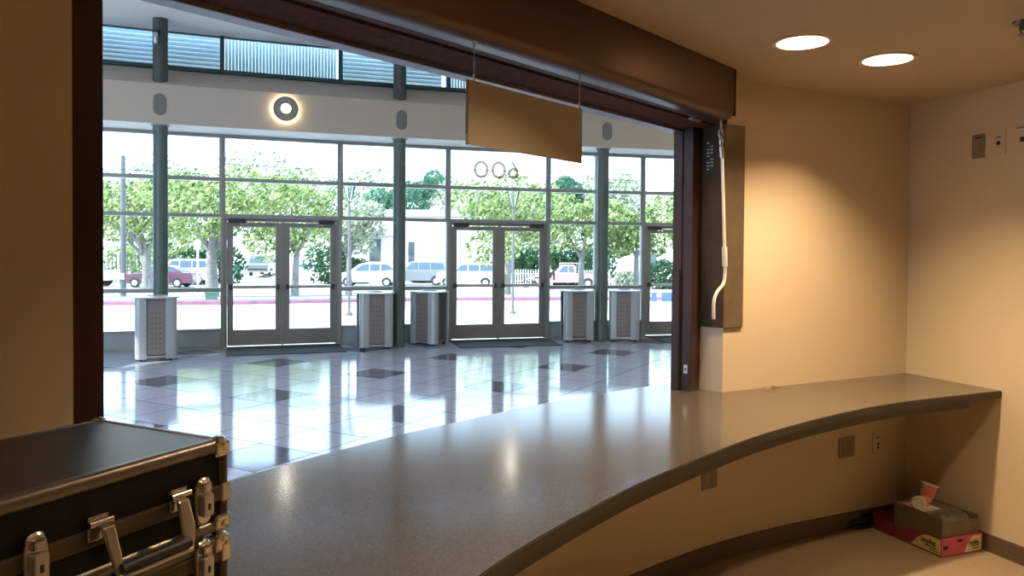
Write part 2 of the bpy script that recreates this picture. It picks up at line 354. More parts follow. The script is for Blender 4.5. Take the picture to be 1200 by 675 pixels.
for k in range(len(W) - 1):
    F, Ln = bayF(k)
    door = k in DOORBAYS
    a0, a1 = MW, Ln - MW
    if door:
        dn += 1
        dr = thing('door_%d' % dn, None, None, (F[0].x, F[0].y, 0), kind='structure')
        fr = MB().fbox(F, a0, a0 + .045, -.05, .05, 0, 2.195).fbox(F, a1 - .045, a1, -.05, .05, 0, 2.195).fbox(F, a0, a1, -.05, .05, 2.14, 2.195)
        fr.fbox(F, a0 + .2, a1 - .2, .03, .05, 2.15, 2.185)
        mid = Ln / 2
        fr.fbox(F, mid - .02, mid + .02, -.04, .03, .02, 2.15)
        fr.build('door_frame', M['alu_door'], dr, bevel=.003)
        MB().fbox(F, a0, a1, -.08, .08, 0, .018).build('threshold', M['steel'], dr)
        leaf_door(dr, F, a0 + .048, mid - .022, True)
        leaf_door(dr, F, mid + .022, a1 - .048, False)
    wn += 1
    wd = thing('window_%d' % wn, None, None, (F[0].x, F[0].y, 0), kind='structure')
    mb = MB(); rails(mb, F, a0, a1, [(3.53, 3.60), (2.806, 2.869), (2.195, 2.258)])
    if not door:
        rails(mb, F, a0, a1, [(.946, 1.016), (.30, .331), (0, .05)])
        m = Ln / 2; mb.fbox(F, m - .03, m + .03, -.07, .06, 0, 3.6)
    mb.fbox(F, a0, a0 + .018, -.03, .03, 2.25, 3.54).fbox(F, a1 - .018, a1, -.03, .03, 2.25, 3.54)
    mb.build('window_frame', M['alu'], wd, bevel=.003)
    zs = [(2.869, 3.53), (2.258, 2.806)]
    if not door:
        zs += [(1.016, 2.195), (.331, .946)]
        MB().fbox(F, a0, a1, -.03, .03, .05, .30).build('sill_panel', M['sillpanel'], wd)
    halves = [(a0, a1)] if door else [(a0, Ln / 2 - .03), (Ln / 2 + .03, a1)]
    for z0, z1 in zs:
        for h0, h1 in halves: MB().fbox(F, h0, h1, -.004, .004, z0, z1).build('pane', M['glass'], wd)
    if k == 5:       # street number fixed to the outside of the transom pane, read in mirror image from within
        zc = 3.195
        def fp3(x, z, o): p = F[0] + F[1] * x + F[2] * o; return (p.x, p.y, z)
        def oval(cx, cz, rx, rz, wd_):
            rings = []
            for q in range(36):
                a = q * PI / 18; rings.append([fp3(cx + (rx + d) * math.cos(a), cz + (rz + d) * math.sin(a), o) for d, o in ((-wd_, -.03), (wd_, -.03), (wd_, -.032), (-wd_, -.032))])
            rings.append(rings[0]); return MB().loft(rings, True, False)
        oval(.635, zc, .118, .140, .030).build('street_number', M['decal'], wd)
        oval(.975, zc, .118, .140, .030).build('street_number', M['decal'], wd)
        six = oval(1.26, zc - .055, .080, .085, .030)
        tl = [(1.362, zc - .03), (1.355, zc + .02), (1.26, zc + .165), (1.205, zc + .165), (1.262, zc + .075), (1.312, zc + .0)]
        six.loft([[fp3(a, b_, -.030) for a, b_ in tl], [fp3(a, b_, -.032) for a, b_ in tl]]); six.build('street_number', M['decal'], wd)

# clerestory
for k in range(len(W) - 1):
    F, Ln = bayF(k); wn += 1
    wd = thing('window_%d' % wn, None, None, (F[0].x, F[0].y, 4.6), kind='structure')
    mb = MB().fbox(F, 0, Ln, -.06, .05, 4.60, 4.665).fbox(F, -.035, .035, -.06, .05, 4.6, 5.23).fbox(F, 0, Ln, -.05, .0, 5.205, 5.23)
    if k not in DOORBAYS: mb.fbox(F, Ln / 2 - .03, Ln / 2 + .03, -.06, .05, 4.6, 5.23)
    mb.build('window_frame', M['teal'], wd)
    MB().fbox(F, .035, Ln - .035, -.03, -.022, 4.66, 5.21).build('pane', M['blueglass'], wd)
    # corrugated screen panel standing behind the glass
    mb = MB(); vert = k in DOORBAYS; n = 34 if vert else 13
    x0, x1, z0, z1 = .02, Ln - .02, 4.5, 5.45
    pts = []
    for q in range(n * 4 + 1):
        t = q / (n * 4); dep = -.50 + .028 * math.sin(q * PI / 2 + .4)
        pts.append((t, dep))
    A_, B_ = [], []
    for t, dep in pts:
        if vert:
            p = F[0] + F[1] * (x0 + (x1 - x0) * t) + F[2] * dep; A_.append((p.x, p.y, z0)); B_.append((p.x, p.y, z1))
        else:
            z = z0 + (z1 - z0) * t
            p = F[0] + F[1] * x0 + F[2] * dep; A_.append((p.x, p.y, z)); p = F[0] + F[1] * x1 + F[2] * dep; B_.append((p.x, p.y, z))
    mb.loft([A_, B_], closed=False, caps=False)
    o = mb.build('screen_panel', M['corr'], wd); s_ = o.modifiers.new('s', 'SOLIDIFY'); s_.thickness = .004

# ------------------------------------------------------------------ columns
COLP = [(-5.480, 11.87), (-1.949, 13.132), (1.679, 14.178)]
where = ['behind the waste bin on the left', 'between the two middle waste bins', 'between the two right-hand waste bins']
coltop = []
for (x, y), w_ in zip(COLP, where):
    c = thing('round_column', 'green-grey round steel column rising ' + w_, 'column', (x, y, 0), group='lobby columns')
    MB().lathe([(.109, 0), (.109, 3.59)], (x, y, 0), n=32).build('shaft', M['column'], c, smooth=True)
    MB().lathe([(.135, 3.565), (.135, 3.59)], (x, y, 0), n=32).build('collar', M['alu'], c, smooth=True)
    MB().lathe([(.109, 4.19), (.109, 5.23)], (x, y, 0), n=32).build('upper_shaft', M['upcol'], c, smooth=True)
    coltop.append(c)
# small spot fitting on the first column
x, y = COLP[0]
sp = thing('spot_fixture', 'small grey spotlight clamped high on the left column in front of the blue glass', 'spotlight', (x, y - .12, 4.85))
MB().box((x, y - .135, 4.99), (.09, .07, .06)).build('mount', M['black'], sp, bevel=.008)
MB().lathe([(.022, 0), (.034, .02), (.034, .15), (.028, .17)], (x + .01, y - .17, 4.80), n=16).build('lamp_head', M['steel'], sp, smooth=True)

# oval grilles and round wall lamps on the fascia
def facade_face(u_xy, off):
    """point on the fascia face nearest to xy and the bay frame"""
    best = None
    for k in range(len(W) - 1):
        F, Ln = bayF(k); q = V2(*u_xy) - F[0]; t = q.dot(F[1])
        if 0 <= t <= Ln: best = (F, t)
    F, t = best; p = F[0] + F[1] * t + F[2] * off
    R = Matrix(((F[1].x, 0, F[2].x), (F[1].y, 0, F[2].y), (0, 1, 0)))   # local z -> out of the fascia
    return p, R, F
for (x, y), w_ in zip(COLP, ['left column', 'middle column', 'right column']):
    p, R, F = facade_face((x, y), .85)
    mb = MB(); prof = []
    for q in range(13): a = PI * q / 12; prof.append((.09 * math.cos(a), .073 + .09 * math.sin(a)))
    for q in range(13): a = PI + PI * q / 12; prof.append((.09 * math.cos(a), -.073 + .09 * math.sin(a)))
    r0 = [Vector((p.x, p.y, 3.878)) + R @ Vector((a, b, -.004)) for a, b in prof]; r1 = [Vector((p.x, p.y, 3.878)) + R @ Vector((a, b, .012)) for a, b in prof]
    r2 = [Vector((p.x, p.y, 3.878)) + R @ Vector((a * .9, b * .95, .016)) for a, b in prof]
    mb.loft([r0, r1, r2]); mb.build('oval_speaker', M['pillg'], label='grey oval speaker grille set in the fascia above the ' + w_, cat='speaker', group='oval grilles on the fascia', org=(p.x, p.y, 3.878))
LAMPS = []
for k, w_ in ((1, 'far left door pair'), (3, 'left door pair, glowing on the bare fascia'), (5, 'middle door pair, behind the hanging board'), (7, 'right-hand door')):
    F, Ln = bayF(k); p = F[0] + F[1] * (Ln / 2) + F[2] * .85
    R = Matrix(((F[1].x, 0, F[2].x), (F[1].y, 0, F[2].y), (0, 1, 0))); c = Vector((p.x, p.y, 3.93))
    s_ = thing('wall_lamp', 'round pewter wall lamp above the ' + w_, 'wall lamp', tuple(c), group='round lamps on the fascia')
    MB().lathe([(.11, 0), (.11, .05)], c, R, 32).build('back_box', M['sconce'], s_, smooth=True)
    MB().ring(.150, .198, .05, .085, c, R, 40).build('outer_ring', M['sconce'], s_, smooth=True)
    MB().ring(.075, .138, .05, .10, c, R, 40).build('inner_ring', M['sconce'], s_, smooth=True)
    MB().ring(.138, .150, .048, .070, c, R, 40).build('light_slot', M['cantrim'], s_, smooth=True)
    MB().lathe([(.078, .05), (.078, .098), (.05, .108)], c, R, 32).build('lens', M['sconcelamp'], s_, smooth=True)
    MB().ring(.150, .185, .018, .040, c, R, 40).build('halo_tube', M['halolamp'], s_, smooth=True)

# ------------------------------------------------------------------ entrance mats
def mat_obj(P, label):
    o = MB().prism(P, .0, .012).build('entrance_mat', M['mat_'], label=label, cat='mat', group='entrance mats', bevel=.003, org=(P[0][0], P[0][1], 0))
def bay_mat(k, t0, t1, dpt):
    F, Ln = bayF(k); P = [F[0] + F[1] * t + F[2] * o for t, o in ((t0, .10), (t1, .10), (t1, dpt), (t0, dpt))]; return [tuple(p) for p in P]
mat_obj(bay_mat(3, .08, 1.93, 1.13), 'long charcoal entrance mat in front of the left door pair')
mat_obj(bay_mat(5, .02, 1.88, 1.13), 'long charcoal entrance mat in front of the middle door pair')
mat_obj(bay_mat(7, .05, 1.9, 1.15), 'charcoal entrance mat at the right-hand door, mostly behind the opening jamb')

# ------------------------------------------------------------------ waste bins
def make_bin():
    b = thing('waste_bin', 'x', 'bin', (0, 0, 0), 'silver lobby waste bins')
    hw, hd = .285, .235; z0, z1 = .075, .93
    for sx in (-1, 1):       # curved front and back corner shells
        for sy in (-1, 1):
            ring = []; cx, cy = sx * (hw - .075), sy * (hd - .075)
            pts = [(sx * (hw - .155), sy * hd)]
            for q in range(9):
                a = q / 8 * PI / 2; pts.append((cx + sx * .075 * math.sin(a), cy + sy * .075 * math.cos(a)))
            pts.append((sx * hw, sy * (hd - .10)))
            inner = [(sx * (hw - .02), sy * (hd - .10))]
            for q in range(9):
                a = (8 - q) / 8 * PI / 2; inner.append((cx + sx * .055 * math.sin(a), cy + sy * .055 * math.cos(a)))
            inner.append((sx * (hw - .155), sy * (hd - .02)))
            MB().prism(pts + inner, .04, z1).build('corner_shell', M['binshell'], b, smooth=True)
    for sy in (-1, 1):
        fp = MB().box((0, sy * (hd - .03), (z0 + z1) / 2 + .01), (2 * (hw - .15), .012, z1 - z0 - .03)).build('perforated_panel', M['binperf'], b)
        MB().fbox((V2(0, 0), V2(1, 0), V2(0, 1)), -(hw - .15), hw - .15, sy * (hd - .055), sy * (hd - .02) , .055, .085).build('bottom_rail', M['steel'], b)
    mb = MB(); mb.box((0, 0, .50), (.34, .30, .78)); mb.build('inner_liner', M['binliner'], b, bevel=.02)
    MB().box((0, 0, .07), (2 * hw - .06, 2 * hd - .08, .02)).build('base_shelf', M['steel'], b)
    # lid: oval plate with a round mouth
    n = 40; mb = MB(); o0, o1, i0, i1 = [], [], [], []
    for q in range(n):
        a = q * 2 * PI / n; c, s2 = math.cos(a), math.sin(a)
        ex = .335 * math.copysign(abs(c) ** .72, c); ey = .275 * math.copysign(abs(s2) ** .72, s2)
        o0.append((ex, ey, .932)); o1.append((ex, ey, .950)); i0.append((.12 * c, .10 * s2, .962)); i1.append((.115 * c, .095 * s2, .90))
    mid = [(p[0] * .55, p[1] * .55, .958) for p in o1]
    mb.loft([[(p[0] * .5, p[1] * .5, .932) for p in o0], o0, o1, mid, i0, i1], True, False); mb.build('lid', M['bintop'], b, smooth=True)
    MB().ring(.11, .128, .955, .972, n=32).build('mouth_rim', M['steel'], b, smooth=True)
    for sx in (-1, 1):
        for sy in (-1, 1):
            c = MB(); R = Matrix.Rotation(PI / 2, 3, 'Y'); c.lathe([(.022, -.012), (.022, .012)], (sx * .20, sy * .16, .022), R, 14)
            c.box((sx * .20, sy * .16, .048), (.04, .03, .035)); c.build('caster', M['black'], b)
    return b
# perforated panel material: rows of small holes in the lower two thirds
def perf_mat():
    m, nt, out = new_mat('perforated_taupe_panel'); N = nt.nodes.new; L = nt.links.new
    b = N('ShaderNodeBsdfPrincipled'); L(b.outputs[0], out.inputs[0]); b.inputs['Roughness'].default_value = .45; b.inputs['Metallic'].default_value = .3
    tc = N('ShaderNodeTexCoord'); sp_ = N('ShaderNodeSeparateXYZ'); L(tc.outputs['Object'], sp_.inputs[0])
    def mth(op_, a, b2=None):
        n = N('ShaderNodeMath'); n.operation = op_
        L(a, n.inputs[0]) if not isinstance(a, (int, float)) else setattr(n.inputs[0], 'default_value', a)
        if b2 is not None: L(b2, n.inputs[1]) if not isinstance(b2, (int, float)) else setattr(n.inputs[1], 'default_value', b2)
        return n.outputs[0]
    fx = mth('SUBTRACT', mth('FRACT', mth('ADD', mth('DIVIDE', sp_.outputs[0], .055), .5)), .5); fz = mth('SUBTRACT', mth('FRACT', mth('DIVIDE', sp_.outputs[2], .075)), .5)
    d = mth('SQRT', mth('ADD', mth('POWER', mth('MULTIPLY', fx, .055), 2.), mth('POWER', mth('MULTIPLY', fz, .075), 2.)))
    hole = mth('LESS_THAN', d, .0085)
    lim = mth('MULTIPLY', mth('LESS_THAN', sp_.outputs[2], .76), mth('LESS_THAN', mth('ABSOLUTE', sp_.outputs[0]), .085)); lim2 = mth('MULTIPLY', lim, mth('GREATER_THAN', sp_.outputs[2], .14))
    mx = N('ShaderNodeMix'); mx.data_type = 'RGBA'; L(mth('MULTIPLY', hole, lim2), mx.inputs[0]); mx.inputs[6].default_value = (.235, .215, .21, 1); mx.inputs[7].default_value = (.02, .02, .02, 1)
    L(mx.outputs[2], b.inputs['Base Color']); return m
M['binperf'] = perf_mat()
bin0 = make_bin()
BINS = [(-5.33, 11.40, .43, 'silver waste bin standing in front of the left column, with perforated taupe panel'),
        (-2.33, 12.94, .34, 'silver waste bin just left of the middle column, perforated panel facing the booth'),
        (-1.46, 13.50, -.50, 'silver waste bin just right of the middle column, turned so its open side shows'),
        (1.22, 14.20, .12, 'silver waste bin just left of the right column'),
        (2.13, 14.36, -.20, 'silver waste bin just right of the right column, next to the right-hand door')]
for i, (x, y, r, lb) in enumerate(BINS):
    b = bin0 if i == 0 else copy_tree(bin0)
    b.location = (x, y, 0); b.rotation_euler.z = r; b['label'] = lb

# ------------------------------------------------------------------ booth shell
LC = V2(*op(-3.092, .26)); LD = V2(-.5, -.866)
LE = LC + LD * 4.6; RE = CORN + WR * 7.6
# booth floor
def smooth_curve(pts, n=8):
    out = []; P = [V2(*p) for p in pts]
    for i in range(len(P) - 1):
        p0 = P[max(i - 1, 0)]; p1 = P[i]; p2 = P[i + 1]; p3 = P[min(i + 2, len(P) - 1)]
        for k in range(n):
            t = k / n
            q = .5 * ((2 * p1) + (p2 - p0) * t + (2 * p0 - 5 * p1 + 4 * p2 - p3) * t * t + (3 * p1 - p0 - 3 * p2 + p3) * t ** 3); out.append((q.x, q.y))
    out.append(tuple(P[-1])); return out
LOB = smooth_curve([op(-3.12, -.10), (-.883, 2.461), (-.523, 2.966), (-.287, 3.242), (.147, 3.707), (.470, 3.979), (.727, 4.197), (.911, 4.334), op(.20, -.09)])
FRONT = smooth_curve([(-1.35, -.55), (-.95, .05), (-.60, .72), (-.31, 1.27), (-.073, 1.725), (.095, 1.998), (.384, 2.399), (.697, 2.763), (1.074, 3.154), (1.563, 3.56), (2.023, 3.852), (2.727, 4.181)])
KNEE = smooth_curve([(-.90, 1.95), (-.60, 2.33), (-.17, 2.92), (.18, 3.29), (.587, 3.646), (1.009, 3.983), (1.46, 4.27), (1.951, 4.515), (2.478, 4.765), (2.58, 4.815)])
struct('floor', MB().prism([tuple(LC + V2(.02, -.05)), tuple(LE), tuple(RE), tuple(CORN + V2(.03, .02))] + [(x - .03, y + .04) for x, y in reversed(KNEE)], -.1, .003), M['vinyl'])
def strip(curve, th, z0, z1):
    """wall of thickness th to the left (lobby) side of a plan curve"""
    n = len(curve); P = [V2(*p) for p in curve]; o = []
    for i in range(n):
        t = (P[min(i + 1, n - 1)] - P[max(i - 1, 0)]).normalized(); o.append(P[i] + V2(-t.y, t.x) * th)
    mb = MB(); mb.loft([[(*P[i], z0), (*P[i], z1), (*o[i], z1), (*o[i], z0)] for i in range(n)]); return mb
struct('wall_knee', strip(KNEE, .10, 0, CZ - .045), M['wall'], smooth=True)
struct('baseboard_front', strip([(x + .0, y) for x, y in KNEE], -.012, 0, .10), M['base'], smooth=True)
bb = [tuple(CORN + WR * t) for t in (0, 4, 7.6)]
struct('baseboard_right', strip(bb, -.012, 0, .10), M['base'])
# walls
R1 = V2(*op(.096, .253)); R1b = V2(*op(.096, -.02))
struct('wall_front', MB().prism([tuple(R1), tuple(CORN), tuple(CORN + V2(.0, .25)), tuple(CORN + V2(-.5, .3)), op(1.2, -.02), tuple(R1b)], CZ - .045, 5.3), M['wall'])
struct('wall_booth_right', MB().prism([tuple(CORN), tuple(RE), tuple(RE + V2(.15, .05)), tuple(CORN + V2(.15, .2))], 0, 5.3), M['wall'])
struct('wall_booth_left', MB().prism([tuple(LC), tuple(LE), tuple(LE + V2(-.15, .1)), op(-3.35, -.0), op(-3.092, .0)], 0, 5.3), M['wall'])
struct('wall_back', MB().prism([tuple(LE), tuple(RE), tuple(RE + V2(0, -.15)), tuple(LE + V2(0, -.15))], 0, 5.3), M['wall'])
struct('wall_header', MB().fbox(FO, -3.35, .6, 0.012, .24, 2.42, 5.3), M['lobbywall'])
struct('wall_lobby_left', MB().fbox(FO, -12, -3.10, 0, .10, 0, 5.3), M['lobbywall'])
struct('wall_lobby_right', MB().fbox(FO, 1.0, 9, .02, .12, 0, 5.3), M['lobbywall'])
# ceiling with round cut-outs for the recessed lights
CANS = [(1.268, 3.363), (1.781, 3.644), (.42, 2.02), (2.28, 2.66), (.55, .45), (2.6, .3), (-.6, -.8)]
def ceiling_with_holes():
    me = bpy.data.meshes.new('ceiling'); bm = bmesh.new(); edges = []
    outer = [op(-3.15, .2), op(.12, .2), tuple(R1 + V2(-.02, .05)), tuple(CORN + V2(.03, .06)), tuple(RE + V2(.05, -.05)), tuple(LE + V2(-.05, -.05)), tuple(LC + V2(-.05, 0))]
    loops = [outer] + [[(x + .113 * math.cos(a * PI / 16), y + .113 * math.sin(a * PI / 16)) for a in range(32)] for x, y in CANS]
    for l in loops:
        vs = [bm.verts.new((x, y, ZC)) for x, y in l]
        for i in range(len(vs)): edges.append(bm.edges.new((vs[i], vs[(i + 1) % len(vs)])))
    bmesh.ops.triangle_fill(bm, edges=edges, use_beauty=True)
    bmesh.ops.solidify(bm, geom=bm.faces[:], thickness=-.03)
    bmesh.ops.recalc_face_normals(bm, faces=bm.faces)
    bm.to_mesh(me); bm.free(); me.materials.append(M['ceil'])
    o = bpy.data.objects.new('ceiling', me); COL.objects.link(o); o['kind'] = 'structure'; return o
ceiling_with_holes()
struct('ceiling_slab', MB().prism([op(-3.3, .3), op(.3, .3), tuple(CORN + V2(.1, .2)), tuple(RE), tuple(LE), tuple(LC)], ZC + .25, ZC + .3), M['ceil'])
CW = ['recessed ceiling downlight nearer the shutter housing', 'brighter recessed ceiling downlight nearer the wall corner'] + ['recessed ceiling downlight out of the photo, behind the others'] * 5
def make_can(x, y, lb, vis):
    c = thing('ceiling_downlight', lb, 'ceiling light', (x, y, ZC), 'recessed booth downlights')
    MB().ring(.108, .128, ZC - .006, ZC + .0005, (x, y, 0), n=40).build('trim_ring', M['cantrim'], c, smooth=True)
    mb = MB(); mb.loft([[(x + r * math.cos(q * PI / 20), y + r * math.sin(q * PI / 20), z) for q in range(40)] for r, z in ((.110, ZC), (.100, ZC + .05), (.085, ZC + .12), (.06, ZC + .17))], True, False)
    mb.build('reflector', M['canref'], c, smooth=True)
    MB().lathe([(.001, .11), (.035, .115), (.052, .14), (.055, .168), (.02, .170)], (x, y, ZC), n=24).build('lamp', M['lampwhite'], c, smooth=True)
for i, (x, y) in enumerate(CANS): make_can(x, y, CW[i], i < 2)
sx_, sy_ = 2.03, 3.05
s_ = thing('fire_sprinkler', 'small pendent fire sprinkler on the ceiling at the right edge of the photo', 'sprinkler', (sx_, sy_, ZC))
MB().lathe([(.036, ZC - .012), (.040, ZC)], (sx_, sy_, 0), n=20).build('escutcheon', M['casetrim'], s_, smooth=True)
mb = MB().lathe([(.009, ZC - .035), (.012, ZC - .01)], (sx_, sy_, 0), n=12)
for a in (-1, 1): mb.tube([(sx_ + a * .008, sy_, ZC - .014), (sx_ + a * .017, sy_, ZC - .03), (sx_ + a * .006, sy_, ZC - .05)], .003, 8)
mb.build('frame_arm', M['casetrim'], s_)
MB().lathe([(.004, ZC - .054), (.019, ZC - .053), (.019, ZC - .051)], (sx_, sy_, 0), n=16).build('deflector', M['casetrim'], s_)

# ------------------------------------------------------------------ counter
ctop = MB().prism(LOB + [tuple(R1b), tuple(R1), tuple(CORN), ] + list(reversed(FRONT)) + [tuple(LC + LD * 2.4), tuple(LC), op(-3.09, .05)], CZ - .035, CZ)
cnt = thing('counter', 'long curved grey-brown speckled service counter running through the opening', 'counter', (.6, 3.4, 0))
ctop.build('counter_top', M['counter'], cnt, bevel=.003)
strip(FRONT, -.004, CZ - .036, CZ - .003).build('front_edge', M['counter_edge'], cnt, smooth=True)
fr2 = []
P = [V2(*p) for p in FRONT]
for i in range(len(P)):
    t = (P[min(i + 1, len(P) - 1)] - P[max(i - 1, 0)]).normalized(); q = P[i] + V2(-t.y, t.x) * .03; fr2.append((q.x, q.y))
strip(fr2[:-3], .02, CZ - .085, CZ - .035).build('apron', M['counter_edge'], cnt, smooth=True)

# ------------------------------------------------------------------ opening: jambs, header, shutter housing
def jamb(name, a0, a1, sgn):
    j = thing(name, None, None, op(a0, 0, CZ), kind='structure')
    MB().fbox(FO, a0, a1, 0, .056, CZ, 2.33).fbox(FO, a0, a1, .062, .118, CZ, 2.33).build('post', M['bronze'], j, bevel=.003)
    MB().fbox(FO, a0 + .006, a1 - .006, .02, .10, CZ, 2.33).build('shutter_channel', M['groove'], j)
    if sgn > 0:
        MB().fbox(FO, a0 - .012, a0, .004, .05, CZ + .001, 1.56).build('lower_guide', M['bronze'], j, bevel=.002)
        mb = MB().fbox(FO, a0 - .004, a0, .078, .098, 1.005, 1.05); mb.build('latch_plate', M['steel'], j)
        MB().fbox(FO, a0 - .006, a0, .084, .092, 1.02, 1.035).build('latch_hole', M['black'], j)
        mb = MB()
        for w_ in (.03, .09): mb.lathe([(.005, -.003), (.005, .003)], op(a0 - .001, w_, 1.10), Matrix(((0, 0, D.x), (0, 1, D.y), (1, 0, 0))), 10)
        mb.build('screw_head', M['casetrim'], j)
jamb('trim_jamb_right', -.003, .098, 1)
jamb('trim_jamb_left', -3.075, -2.974, -1)
hd = thing('trim_header', None, None, op(-1.5, 0, 2.303), kind='structure')
def osweep(sec, a0, a1):
    mb = MB(); mb.loft([[op(a, w, z) for w, z in sec] for a in (a0, a1)]); return mb
osweep([(-.012, 2.303), (-.012, 2.75), (.0, 2.75), (.0, 2.328), (.055, 2.322), (.055, 2.303)], -3.09, .11).build('lobby_lip', M['lip'], hd, bevel=.003)
osweep([(.0, 2.319), (.055, 2.319), (.195, 2.333), (.195, 2.44), (.0, 2.44)], -3.09, .11).build('soffit_plate', M['rust'], hd)
osweep([(.195, 2.36), (.212, 2.36), (.212, 2.44), (.195, 2.44)], -3.09, .11).build('shadow_gap', M['groove'], hd)
osweep([(.212, 2.338), (.26, 2.333), (.26, 2.44), (.212, 2.44)], -3.09, .10).build('inner_plate', M['rust'], hd)
# shutter housing: tall face, rounded lower edge
sec = [(.24, 2.335)]
for q in range(11):
    a = q / 10 * PI / 2; sec.append((.315 + .055 * math.sin(a), 2.375 - .045 * math.cos(a)))
sec += [(.370, ZC - .001), (.24, ZC - .001)]
sh = thing('shutter_housing', 'long dark bronze roller shutter housing under the ceiling above the opening', 'shutter housing', op(-1.5, .3, 2.34))
osweep(sec, -3.09, -.056).build('housing_cover', M['bronze_face'], sh, smooth=True)
osweep([(.20, 2.352), (.374, 2.348), (.374, ZC - .001), (.20, ZC - .001)], -.056, -.046).build('end_plate', M['bronze'], sh)
MB().lathe([(.004, 0), (.004, .004)], op(-.075, .37, 2.37), Matrix(((1, 0, Nn.x), (0, 0, Nn.y), (0, 1, 0))), 10).build('screw_head', M['casetrim'], sh)
# stainless clip on the soffit near the jamb
MB().fbox(FO, -.22, -.12, .20, .225, 2.325, 2.335).build('soffit_clip', M['steel'], hd)

# metal corner cover on the wall return
cv = thing('corner_cover', 'bronze metal cover plate wrapping the wall corner beside the opening', 'cover plate', (*op(.08, .25), 1.255))
RAd = (CORN - R1).normalized(); RAn = V2(RAd.y, -RAd.x); FA = (R1, RAd, RAn)
MB().fbox(FO, .080, .096, .128, .262, 1.255, 2.35).build('dark_side_plate', M['darkplate'], cv, bevel=.002, label='dark steel plate on the return side')
MB().fbox(FA, -.012, .128, 0, .014, 1.255, 2.335).build('front_plate', M['olive'], cv, bevel=.002)
st = MB().fbox(FO, .0775, .080, .150, .200, 2.09, 2.26).build('warning_label', M['black'], cv)
mb = MB()
for q in range(9):
    for c_ in (0, 1):
        if (q * 3 + c_) % 4 != 1: mb.fbox(FO, .0765, .0775, .156 + c_ * .022, .170 + c_ * .022, 2.10 + q * .0175, 2.106 + q * .0175)
mb.build('label_line', M['ivory'], st)
# crank handle
ck = thing('shutter_crank', 'cream enamelled crank rod hanging from the shutter housing by the right jamb', 'crank handle', op(-.05, .31, 2.33))
cw = .31
def ck_pts(l): return [op(a, cw, z) for a, z in l]
MB().tube(ck_pts([(-.078, 2.345), (-.078, 2.29)]), .006, 10).build('hook_shank', M['steel'], ck, smooth=True)
l = [(-.078 + .022 * math.sin(q / 10 * 1.75 * PI), 2.262 + .027 * math.cos(q / 10 * 1.75 * PI)) for q in range(11)]
MB().tube(ck_pts(l), .005, 8).build('hook', M['steel'], ck, smooth=True)
l = [(-.070 + .015 * math.cos(q / 12 * 2 * PI), 2.225 + .030 * math.sin(q / 12 * 2 * PI)) for q in range(13)]
MB().tube(ck_pts(l), .005, 8).build('eye_loop', M['steel'], ck, smooth=True)
MB().tube(ck_pts([(-.068, 2.195), (-.060, 2.14)]), .012, 12).build('ferrule', M['steel'], ck, smooth=True)
MB().tube(ck_pts([(-.060, 2.15), (-.022, 1.68)]), .0085, 12).build('upper_rod', M['crank'], ck, smooth=True)
MB().tube(ck_pts([(-.022, 1.685), (-.014, 1.585)]), .0135, 14).build('sleeve', M['crank'], ck, smooth=True)
bend = smooth_curve([(-.014, 1.59), (-.014, 1.53), (-.035, 1.492), (-.105, 1.452), (-.136, 1.405), (-.136, 1.32)], 8)
MB().tube(ck_pts(bend), .0088, 12).build('bent_rod', M['crank'], ck, smooth=True)

# hanging board
hb = thing('hanging_board', 'blank tan rectangular board hanging on two wires below the shutter housing', 'sign board', op(-1.64, .33, 2.2))
mb = MB(); mb.add([op(-1.952, .327, 2.204), op(-1.322, .327, 2.200), op(-1.322, .327, 1.993), op(-1.955, .327, 1.996), op(-1.952, .333, 2.204), op(-1.322, .333, 2.200), op(-1.322, .333, 1.993), op(-1.955, .333, 1.996)],
   [(0, 1, 2, 3), (7, 6, 5, 4), (0, 4, 5, 1), (1, 5, 6, 2), (2, 6, 7, 3), (3, 7, 4, 0)])
mb.build('board', M['signboard'], hb)
mb = MB(); mb.fbox(FO, -1.9545, -1.9515, .325, .335, 1.995, 2.204); mb.build('edge_strip', M['signedge'], hb)
for a, z in ((-1.921, 2.203), (-1.338, 2.200)):
    mb = MB().tube([op(a, .33, z), op(a, .33, 2.33)], .0014, 6)
    mb.tube([op(a, .33, z), op(a, .33, z + .022)], .004, 8); mb.tube([op(a, .33, 2.31), op(a, .33, 2.334)], .004, 8)
    mb.build('wire', M['steel'], hb)
    MB().lathe([(.005, -.006), (.005, .006)], op(a + .003, .33, z - .014), Matrix(((1, 0, Nn.x), (0, 0, Nn.y), (0, 1, 0))), 12).build('eyelet', M['steel'], hb)

# ------------------------------------------------------------------ wall plates
FR_ = (CORN, WR, V2(-.946, -.324))           # right wall frame; y = out of the wall
def plate(name, lb, F, t0, t1, z0, z1, m, jacks, group, cat='wall plate'):
    p0 = F[0] + F[1] * ((t0 + t1) / 2); w = thing(name, lb, cat, (p0.x, p0.y, (z0 + z1) / 2), group)
    MB().fbox(F, t0, t1, 0, .006, z0, z1).build('cover', m, w, bevel=.002)
    for (jt, jz, sx, sz, jm) in jacks:
        MB().fbox(F, jt - sx, jt + sx, .004, .009, jz - sz, jz + sz).build('insert', jm, w, bevel=.001)
G1 = 'plates on the right wall'
plate('wall_plate', 'stainless steel switch plate high on the right wall, nearest the corner', FR_, .4378, .518, 2.202, 2.335, M['plate'], [(.478, 2.265, .016, .035, M['outletp']), (.478, 2.315, .018, .004, M['alu_dark'])], G1)
plate('wall_plate', 'ivory jack plate with one dark socket, middle of three on the right wall', FR_, .572, .643, 2.206, 2.342, M['ivory'], [(.602, 2.27, .010, .010, M['ink']), (.602, 2.302, .016, .0025, M['card'])], G1)
plate('wall_plate', 'ivory jack plate cut by the right edge of the photo', FR_, .700, .785, 2.205, 2.345, M['ivory'], [(.742, 2.272, .014, .013, M['ink']), (.735, 2.335, .03, .003, M['card'])], G1)
FK = (CORN, WA, V2(.443, -.896))
